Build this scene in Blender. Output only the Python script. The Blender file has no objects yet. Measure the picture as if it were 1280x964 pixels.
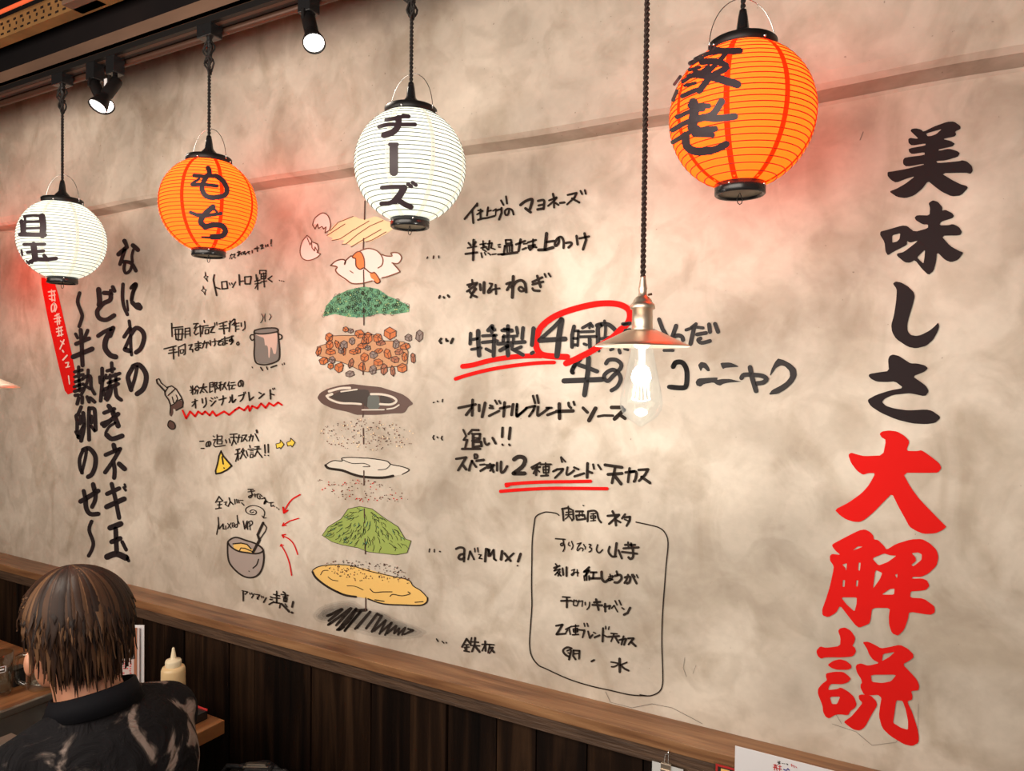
import bpy, bmesh, math, random, re
from mathutils import Vector, Matrix, geometry
from mathutils.geometry import tessellate_polygon
WORLD_S = .20
PL = ((.43,.37,.305), (.555,.48,.40), (.70,.62,.525))
P_OR = ((.85,.12,.03), (1,.066,.003), 3.3, .6)
P_WH = ((.74,.76,.70), (.97,1,.90), .36, .6)
ROOM_FILL = [  # unseen area fills added to light the wall, standing for general room glow
 ('room_light_panel', 'AREA', (-.7,-1.85,1.95), (-.8,0,2.05), 42, (1,.90,.79), dict(shape='RECTANGLE', size=2.0, size_y=1.0)),
 ('room_light_panel', 'AREA', (-2.4,-2.0,1.95), (-2.3,0,2.0), 22, (1,.84,.69), dict(shape='RECTANGLE', size=1.6, size_y=1.0)),
]
B_OR, B_WH, SPOT_W, PEND_W = 1.2, .5, 3.5, 6.5
random.seed(7)
SC = bpy.context.scene
COL = SC.collection
# ---------------------------------------------------------------- camera
FPX, CX, CY = 900.0, 640.0, 482.0            # focal length and centre for the 1280x964 frame
CAM = Vector((0.0, -1.4688, 1.62))
def _axes():
    u = Vector(((-985-CX)/FPX, -(446-CY)/FPX, -1)).normalized()      # direction of -X seen by the camera
    h = Vector((0, -(465-CY)/FPX, -1))
    n = u.cross(h).normalized()
    if n.y < 0: n = -n
    X = -u; Z = n; Y = Z.cross(X)
    return Matrix((X, Y, Z))
RM = _axes()
cd = bpy.data.cameras.new('camera'); cam = bpy.data.objects.new('camera', cd); COL.objects.link(cam)
cam.matrix_world = Matrix.Translation(CAM) @ RM.to_4x4()
cd.sensor_width = 36; cd.lens = FPX/1280*36; cd.clip_start = .02
SC.camera = cam
SC.view_settings.view_transform = 'Standard'; SC.view_settings.look = 'None'
SC.view_settings.gamma = 1; SC.view_settings.use_curve_mapping = False
SC.view_settings.exposure = 0.0
SC.cycles.use_denoising = True; SC.cycles.max_bounces = 8; SC.cycles.transparent_max_bounces = 16
SC.cycles.sample_clamp_indirect = 4
# ---------------------------------------------------------------- world + unseen room fill
w = bpy.data.worlds.new('world'); SC.world = w; w.use_nodes = True
w.node_tree.nodes['Background'].inputs[0].default_value = (1.0, .80, .62, 1)
w.node_tree.nodes['Background'].inputs[1].default_value = WORLD_S
def light(name, typ, loc, target, energy, color, **k):
    l = bpy.data.lights.new(name, typ); l.energy = energy; l.color = color
    for a, b in k.items(): setattr(l, a, b)
    o = bpy.data.objects.new(name, l); COL.objects.link(o); o.location = loc
    o.rotation_euler = (Vector(target)-Vector(loc)).to_track_quat('-Z', 'Y').to_euler()
    return o
for a in ROOM_FILL: light(*a[:6], **a[6])
# ---------------------------------------------------------------- helpers
def ray(x, y): return RM @ Vector(((x-CX)/FPX, -(y-CY)/FPX, -1))
def on_y(x, y, p): r = ray(x, y); return CAM + r*((p-CAM.y)/r.y)
def on_z(x, y, p): r = ray(x, y); return CAM + r*((p-CAM.z)/r.z)
def at(x, y, d): return CAM + ray(x, y)*d
def depth(p): return -(RM.transposed() @ (Vector(p)-CAM)).z
def link(o, parent=None):
    COL.objects.link(o)
    if parent: o.parent = parent
    return o
def mesh(name, V, F, m, parent=None, smooth=False, mats=None, fm=None):
    me = bpy.data.meshes.new(name); me.from_pydata([tuple(v) for v in V], [], F); me.update()
    for mm in (mats or [m]): me.materials.append(mm)
    if fm: me.polygons.foreach_set('material_index', fm)
    if smooth: me.polygons.foreach_set('use_smooth', [True]*len(me.polygons))
    return link(bpy.data.objects.new(name, me), parent)
def empty(name, loc, parent=None, rz=0):
    o = bpy.data.objects.new(name, None); o.location = loc; o.rotation_euler.z = rz; o.empty_display_size = .05
    return link(o, parent)
def tag(o, label=None, cat=None, group=None, kind=None):
    for k, v in (('label', label), ('category', cat), ('group', group), ('kind', kind)):
        if v: o[k] = v
    return o
class MB:
    def __init__(s): s.V = []; s.F = []; s.M = []; s.mi = 0
    def add(s, V, F):
        b = len(s.V); s.V += [Vector(v) for v in V]; s.F += [tuple(i+b for i in f) for f in F]; s.M += [s.mi]*len(F); return s
    def box(s, a, b, bev=0):
        x0, y0, z0 = a; x1, y1, z1 = b
        if bev:
            bm = bmesh.new(); bmesh.ops.create_cube(bm, size=1)
            for v in bm.verts: v.co = Vector(((x0+x1)/2+v.co.x*(x1-x0), (y0+y1)/2+v.co.y*(y1-y0), (z0+z1)/2+v.co.z*(z1-z0)))
            bmesh.ops.bevel(bm, geom=bm.edges[:], offset=bev, segments=2, affect='EDGES', profile=.6)
            bm.verts.index_update()
            s.add([v.co for v in bm.verts], [[v.index for v in f.verts] for f in bm.faces]); bm.free(); return s
        V = [(x, y, z) for z in (z0, z1) for y in (y0, y1) for x in (x0, x1)]
        return s.add(V, [(0,2,3,1), (4,5,7,6), (0,1,5,4), (2,6,7,3), (0,4,6,2), (1,3,7,5)])
    def lathe(s, prof, n=32, c=(0,0,0), axis=None, closed=False):
        c = Vector(c); q = Vector((0,0,1)).rotation_difference(Vector(axis)) if axis is not None else None
        V = []; F = []
        for r, z in prof:
            for k in range(n):
                v = Vector((r*math.cos(2*math.pi*k/n), r*math.sin(2*math.pi*k/n), z))
                V.append((q @ v if q else v)+c)
        L = len(prof)
        for i in range(L if closed else L-1):
            j = (i+1) % L
            for k in range(n):
                F.append((i*n+k, i*n+(k+1) % n, j*n+(k+1) % n, j*n+k))
        return s.add(V, F)
    def tube(s, P, r, n=8, closed=False, cap=True):
        P = [Vector(p) for p in P]; L = len(P); V = []; F = []; up = None
        for i, p in enumerate(P):
            t = (P[(i+1) % L]-P[i-1]) if closed else (P[min(i+1, L-1)]-P[max(i-1, 0)])
            t = t.normalized() if t.length > 1e-9 else Vector((0,0,1))
            if up is None:
                up = t.orthogonal().normalized()
            else:
                up = up-t*up.dot(t); up = up.normalized() if up.length > 1e-6 else t.orthogonal().normalized()
            sd = t.cross(up); rr = r[i] if isinstance(r, (list, tuple)) else r
            for k in range(n):
                a = 2*math.pi*k/n; V.append(p+(up*math.cos(a)+sd*math.sin(a))*rr)
        for i in range(L if closed else L-1):
            j = (i+1) % L
            for k in range(n): F.append((i*n+k, i*n+(k+1) % n, j*n+(k+1) % n, j*n+k))
        if cap and not closed:
            F.append(tuple(range(n))[::-1]); F.append(tuple(range((L-1)*n, L*n)))
        return s.add(V, F)
    def ball(s, c, r, n=12, sc=(1,1,1), rot=None):
        prof = []; V = []; F = []; m = n//2
        for i in range(m+1):
            th = math.pi*i/m
            for k in range(n):
                a = 2*math.pi*k/n
                v = Vector((math.sin(th)*math.cos(a)*sc[0], math.sin(th)*math.sin(a)*sc[1], math.cos(th)*sc[2]))*r
                if rot: v = rot @ v
                V.append(v+Vector(c))
        for i in range(m):
            for k in range(n): F.append((i*n+k, (i+1)*n+k, (i+1)*n+(k+1) % n, i*n+(k+1) % n))
        return s.add(V, F)
    def build(s, name, m, parent=None, smooth=False, mats=None):
        return mesh(name, s.V, s.F, m, parent, smooth, mats, s.M if mats else None)
def mat(name, col, rough=.6, metal=0, emit=None, es=0, **k):
    m = bpy.data.materials.new(name); m.use_nodes = True; b = m.node_tree.nodes['Principled BSDF']
    b.inputs['Base Color'].default_value = (*col, 1); b.inputs['Roughness'].default_value = rough; b.inputs['Metallic'].default_value = metal
    if emit: b.inputs['Emission Color'].default_value = (*emit, 1); b.inputs['Emission Strength'].default_value = es
    for a, v in k.items(): b.inputs[a.replace('_', ' ')].default_value = v
    return m
def noisy(m, cols, scale=(1,1,1), ns=5, detail=6, bump=0, bs=None, pos=None, dist=0, coord='Object'):
    nt = m.node_tree; N = nt.nodes; L = nt.links; b = N['Principled BSDF']
    tc = N.new('ShaderNodeTexCoord'); mp = N.new('ShaderNodeMapping'); mp.inputs['Scale'].default_value = scale
    n = N.new('ShaderNodeTexNoise'); n.inputs['Scale'].default_value = ns; n.inputs['Detail'].default_value = detail; n.inputs['Distortion'].default_value = dist
    r = N.new('ShaderNodeValToRGB'); L.new(tc.outputs[coord], mp.inputs[0]); L.new(mp.outputs[0], n.inputs['Vector']); L.new(n.outputs['Fac'], r.inputs[0])
    e = r.color_ramp.elements; pos = pos or [.3+.4*i/(len(cols)-1) for i in range(len(cols))]
    while len(e) < len(cols): e.new(.5)
    for i, c in enumerate(cols): e[i].position = pos[i]; e[i].color = (*c, 1)
    L.new(r.outputs[0], b.inputs['Base Color'])
    if bump:
        n2 = N.new('ShaderNodeTexNoise'); n2.inputs['Scale'].default_value = bs or ns*3; n2.inputs['Detail'].default_value = 8
        L.new(mp.outputs[0], n2.inputs['Vector'])
        bp = N.new('ShaderNodeBump'); bp.inputs['Strength'].default_value = bump; bp.inputs['Distance'].default_value = .01
        L.new(n2.outputs['Fac'], bp.inputs['Height']); L.new(bp.outputs[0], b.inputs['Normal'])
    return m
def plaster():
    m = mat('trowelled_plaster', PL[0], .75); nt = m.node_tree; N = nt.nodes; L = nt.links; b = N['Principled BSDF']
    tc = N.new('ShaderNodeTexCoord')
    def noise(s, d, dist=0, sc=(1,1,1)):
        mp = N.new('ShaderNodeMapping'); mp.inputs['Scale'].default_value = sc; L.new(tc.outputs['Object'], mp.inputs[0])
        n = N.new('ShaderNodeTexNoise'); n.inputs['Scale'].default_value = s; n.inputs['Detail'].default_value = d; n.inputs['Distortion'].default_value = dist
        L.new(mp.outputs[0], n.inputs['Vector']); return n.outputs['Fac']
    def ramp(f, cols, pos):
        r = N.new('ShaderNodeValToRGB'); L.new(f, r.inputs[0]); e = r.color_ramp.elements
        while len(e) < len(cols): e.new(.5)
        for i, c in enumerate(cols): e[i].position = pos[i]; e[i].color = (*c, 1)
        return r.outputs[0]
    def mix(t, f, a, c):
        x = N.new('ShaderNodeMix'); x.data_type = 'RGBA'; x.blend_type = t
        if hasattr(f, 'links'): L.new(f, x.inputs[0])
        else: x.inputs[0].default_value = f
        L.new(a, x.inputs[6]); L.new(c, x.inputs[7]); return x.outputs[2]
    big = ramp(noise(2.3, 5, .5), PL, (.34, .5, .66))
    cl = ramp(noise(6.5, 6, 1.2, (1, 1, .7)), ((.80, .77, .73), (1, 1, 1), (1.0, 1.0, 1.0)), (.34, .52, .7))
    st = ramp(noise(11, 7, .8), ((.84, .82, .80), (1, 1, 1)), (.40, .54))
    fine = ramp(noise(60, 6), ((.93, .93, .93), (1, 1, 1)), (.4, .6))
    c = mix('MULTIPLY', 1, big, cl); c = mix('MULTIPLY', .8, c, st); c = mix('MULTIPLY', .6, c, fine)
    pit = ramp(noise(120, 2, 0), ((.35, .3, .28), (1, 1, 1)), (.235, .25)); c = mix('MULTIPLY', .6, c, pit)
    L.new(c, b.inputs['Base Color'])
    h1 = noise(3.2, 3, .4); h2 = noise(16, 8, .3)
    b1 = N.new('ShaderNodeBump'); b1.inputs['Strength'].default_value = .4; b1.inputs['Distance'].default_value = .03; L.new(h1, b1.inputs['Height'])
    b2 = N.new('ShaderNodeBump'); b2.inputs['Strength'].default_value = .28; b2.inputs['Distance'].default_value = .006; L.new(h2, b2.inputs['Height']); L.new(b1.outputs[0], b2.inputs['Normal'])
    L.new(b2.outputs[0], b.inputs['Normal'])
    return m
def hairmat(m, *a):
    nt = m.node_tree; N = nt.nodes; L = nt.links; b = N['Principled BSDF']
    g = N.new('ShaderNodeNewGeometry'); r = N.new('ShaderNodeValToRGB'); L.new(g.outputs['Random Per Island'], r.inputs[0]); e = r.color_ramp.elements
    e.new(.5); e.new(.85)
    for i, (p, c) in enumerate(((0, (.007,.0033,.0025)), (.45, (.024,.0105,.006)), (.8, (.055,.025,.012)), (1, (.12,.060,.028)))): e[i].position = p; e[i].color = (*c, 1)
    L.new(r.outputs[0], b.inputs['Base Color']); b.inputs['Specular IOR Level'].default_value = .16; return m
M = {}
M['plaster'] = plaster()
M['black'] = mat('black_paint', (.022, .015, .016), .8, Specular_IOR_Level=.15)
M['ink'] = mat('marker_ink', (.028, .020, .016), .8, Specular_IOR_Level=.15)
M['boldink'] = mat('bold_marker', (.036, .033, .033), .8, Specular_IOR_Level=.15)
M['inkbrown'] = mat('brown_ink', (.07, .03, .02), .6)
M['eggline'] = mat('thin_brown_ink', (.16, .06, .03), .6)
M['redpaint'] = mat('red_paint', (.64, .008, .006), .8, Specular_IOR_Level=.15)
M['whitepaint'] = mat('white_paint', (.8, .62, .55), .6)
M['yellow'] = mat('yellow_marker', (.80, .55, .06), .6)
M['batter'] = mat('batter_paint', (.80, .50, .15), .6)
M['mayo'] = mat('cream_paint', (.85, .62, .36), .6)
M['eggpink'] = mat('pink_white_paint', (.84, .66, .60), .6)
M['yolk'] = mat('orange_paint', (.85, .20, .05), .6)
M['saucebrown'] = mat('brown_paint', (.09, .045, .035), .5)
M['saucedark'] = mat('dark_brown_paint', (.035, .022, .018), .5)
M['greysheen'] = mat('grey_paint', (.10, .11, .10), .5)
M['batterwhite'] = mat('off_white_paint', (.62, .56, .48), .6)
M['potgrey'] = mat('pot_grey_paint', (.16, .14, .125), .6)
M['potpink'] = mat('pot_shine_paint', (.52, .36, .30), .6)
M['bowlgrey'] = mat('bowl_grey_paint', (.36, .29, .26), .6)
M['leek'] = mat('leek_green_paint', (.10, .30, .16), .6)
M['leekdark'] = mat('leek_teal_paint', (.04, .20, .14), .6)
M['leeklight'] = mat('leek_pale_paint', (.32, .44, .18), .6)
M['cabbage'] = mat('cabbage_green_paint', (.28, .36, .08), .6)
M['cabbagedark'] = mat('cabbage_dark_paint', (.12, .22, .06), .6)
M['meat'] = mat('meat_orange_paint', (.50, .14, .035), .6)
M['meatbrown'] = mat('meat_brown_paint', (.34, .12, .06), .6)
M['meattan'] = mat('meat_tan_paint', (.50, .26, .13), .6)
M['konnyaku'] = mat('grey_cube_paint', (.22, .17, .15), .6)
def spray():
    m = bpy.data.materials.new('grey_spray'); m.use_nodes = True; nt = m.node_tree; N = nt.nodes; L = nt.links; b = N['Principled BSDF']
    b.inputs['Base Color'].default_value = (.05,.05,.05,1); b.inputs['Roughness'].default_value = .8; b.inputs['Alpha'].default_value = .11; return m
M['spray'] = spray()
M['smudge'] = noisy(mat('grey_smudge', (.2, .2, .2), .8), ((.13,.11,.10), (.22,.19,.16)), ns=14)
M['rail'] = noisy(mat('rail_wood', (.2,.1,.05), .38), ((.13,.055,.026), (.24,.115,.052), (.36,.19,.09)), (1.2, 14, 14), 3.2, 8, .12, 9, dist=.4)
M['raildark'] = noisy(mat('rail_edge_wood', (.1,.05,.03), .5), ((.045,.025,.016), (.12,.068,.042)), (2, 10, 22), 3, 8, .3, 8, dist=1.2)
M['plank'] = noisy(mat('dark_plank_wood', (.02,.01,.01), .45, Specular_IOR_Level=.25), ((.002,.0012,.001), (.009,.0042,.0025), (.030,.0145,.0075)), (16, 1, 1.1), 1.6, 7, .2, 7, dist=.5)
M['plank2'] = noisy(mat('brown_plank_wood', (.03,.015,.01), .45, Specular_IOR_Level=.25), ((.004,.002,.0015), (.016,.0075,.004), (.050,.025,.0125)), (14, 1, .9), 1.8, 7, .2, 7, dist=.5)
M['blackmetal'] = mat('black_metal', (.008,.007,.007), .45, Specular_IOR_Level=.3)
M['blackplastic'] = mat('black_plastic', (.012,.012,.013), .25)
M['beam'] = noisy(mat('beam_brown', (.12,.06,.04), .6), ((.10,.055,.035), (.17,.095,.06)), (1,4,4), 3)
M['darkceil'] = noisy(mat('dark_ceiling_paint', (.006,.005,.006), .9, Specular_IOR_Level=.1), ((.003,.003,.004), (.010,.007,.007)), ns=3)
M['copper'] = mat('copper_conduit', (.075,.035,.022), .45, .3)
M['tray'] = noisy(mat('galvanised_tray', (.35,.26,.12), .6), ((.15,.075,.022), (.27,.14,.045)), ns=9)
M['brass'] = mat('antique_brass', (.76,.64,.52), .42, 1)
M['brassdark'] = mat('dark_brass', (.10,.055,.03), .4, .8)
M['chrome'] = mat('chrome', (.8,.8,.8), .15, 1)
M['steel'] = mat('brushed_steel', (.45,.42,.38), .3, 1)
M['cord'] = mat('brown_cloth_cord', (.030,.013,.009), .8)
M['cordblack'] = mat('black_cloth_cord', (.012,.009,.008), .8)
M['holderbase'] = mat('grey_bottom_plate', (.24,.20,.14), .6)
M['table'] = noisy(mat('table_wood', (.2,.08,.03), .28), ((.13,.045,.016), (.25,.10,.035), (.36,.16,.06)), (14, 1.2, 3), 3, 7, .08, 9)
M['griddle'] = mat('black_iron_griddle', (.012,.011,.011), .35, .6)
M['skin'] = noisy(mat('skin', (.42,.19,.11), .5, Subsurface_Weight=.08), ((.36,.15,.085), (.47,.22,.135)), ns=12)
M['hair'] = hairmat(mat('brown_hair', (.05,.025,.015), .5), ((.008,.004,.003), (.030,.0145,.009), (.075,.038,.022)), (1,1,.12), 75, 3)
M['mugglass'] = None
M['paperwhite'] = mat('white_paper', (.72,.70,.72), .5)
M['menupaper'] = mat('menu_paper', (.55,.46,.44), .4)
M['redprint'] = mat('red_print', (.55,.03,.03), .5)
M['blueprint'] = mat('blue_print', (.03,.03,.25), .5)
M['sauceyellow'] = mat('mayonnaise_bottle', (.72,.52,.28), .35, Subsurface_Weight=.0)
M['bottlecap'] = mat('bottle_cap', (.80,.68,.47), .35)
M['bag'] = noisy(mat('black_bag_cloth', (.01,.01,.01), .55), ((.004,.004,.005), (.02,.018,.019)), ns=30, bump=.4)
M['floor'] = noisy(mat('dark_floor', (.03,.02,.015), .5), ((.02,.013,.01), (.05,.033,.024)), ns=4)
def glassmat(name, tint=(1,1,1), ior=1.45, a=.82, es=0):
    m = bpy.data.materials.new(name); m.use_nodes = True; nt = m.node_tree; N = nt.nodes; L = nt.links
    for n in list(N):
        if n.type == 'BSDF_PRINCIPLED': N.remove(n)
    out = N['Material Output']; t = N.new('ShaderNodeBsdfTransparent'); t.inputs[0].default_value = (*tint, 1)
    g = N.new('ShaderNodeBsdfGlossy'); g.inputs['Roughness'].default_value = .03
    lw = N.new('ShaderNodeLayerWeight'); lw.inputs[0].default_value = .5; pw = N.new('ShaderNodeMath'); pw.operation = 'POWER'; pw.inputs[1].default_value = 3.2; L.new(lw.outputs['Facing'], pw.inputs[0])
    f = N.new('ShaderNodeMath'); f.operation = 'MULTIPLY_ADD'; f.inputs[1].default_value = .75; f.inputs[2].default_value = ((ior-1)/(ior+1))**2; L.new(pw.outputs[0], f.inputs[0])
    mx = N.new('ShaderNodeMixShader'); L.new(f.outputs[0], mx.inputs[0]); L.new(t.outputs[0], mx.inputs[1]); L.new(g.outputs[0], mx.inputs[2]); L.new(mx.outputs[0], out.inputs[0])
    if es:
        e = N.new('ShaderNodeEmission'); e.inputs[0].default_value = (.93,1,.97,1); e.inputs[1].default_value = es; ad = N.new('ShaderNodeAddShader'); L.new(mx.outputs[0], ad.inputs[0]); L.new(e.outputs[0], ad.inputs[1]); L.new(ad.outputs[0], out.inputs[0])
    return m
M['glass'] = glassmat('clear_glass', (.93,.95,.93), 1.6)
M['mugglass'] = glassmat('thick_mug_glass', (.82,.84,.82), 1.9)
M['bulbglass'] = glassmat('bulb_glass', (.94,.96,.95), 1.35, es=.07)  # faint emission put into the glass for the bulb's haze
def paper(name, base, emit, es, tw=.5):
    m = bpy.data.materials.new(name); m.use_nodes = True; nt = m.node_tree; N = nt.nodes; L = nt.links
    for n in list(N):
        if n.type == 'BSDF_PRINCIPLED': N.remove(n)
    out = N['Material Output']; d = N.new('ShaderNodeBsdfDiffuse'); t = N.new('ShaderNodeBsdfTranslucent'); e = N.new('ShaderNodeEmission')
    d.inputs[0].default_value = (*base, 1); t.inputs[0].default_value = (*base, 1); e.inputs[0].default_value = (*emit, 1); e.inputs[1].default_value = es
    mx = N.new('ShaderNodeMixShader'); mx.inputs[0].default_value = tw; L.new(d.outputs[0], mx.inputs[1]); L.new(t.outputs[0], mx.inputs[2])
    ad = N.new('ShaderNodeAddShader'); L.new(mx.outputs[0], ad.inputs[0]); L.new(e.outputs[0], ad.inputs[1]); L.new(ad.outputs[0], out.inputs[0])
    return m
M['paper_orange'] = paper('orange_lantern_paper', *P_OR)
M['paper_white'] = paper('white_lantern_paper', *P_WH)
M['strip_orange'] = paper('orange_lantern_seam', (.6,.05,.01), (1,.030,.001), .55)
M['strip_white'] = paper('white_lantern_seam', (.6,.58,.48), (1,.97,.85), .42)
M['rib_orange'] = mat('orange_lantern_rib', (.12,.012,.002), .6, emit=(.5,.02,.002), es=.10)
M['rib_white'] = mat('white_lantern_rib', (.07,.075,.06), .6, emit=(.8,.85,.72), es=.03)
M['letter'] = mat('lantern_black_ink', (.030,.018,.024), .55, emit=(.3,.12,.1), es=.03)
M['spot_lens'] = mat('spotlight_lens', (1,1,1), .2, emit=(1,.93,.85), es=9)
M['filament'] = mat('glowing_filament', (1,1,1), .2, emit=(.95,1,.95), es=12)
M['stemglow'] = paper('frosted_bulb_stem', (.8,.8,.8), (.93,1,.97), .8)
M['pipe_reflect'] = mat('neon_red_tube', (.6,.08,.03), .4, emit=(1,.16,.05), es=.5)  # red light reflected by the pipe, put in as emission

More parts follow.
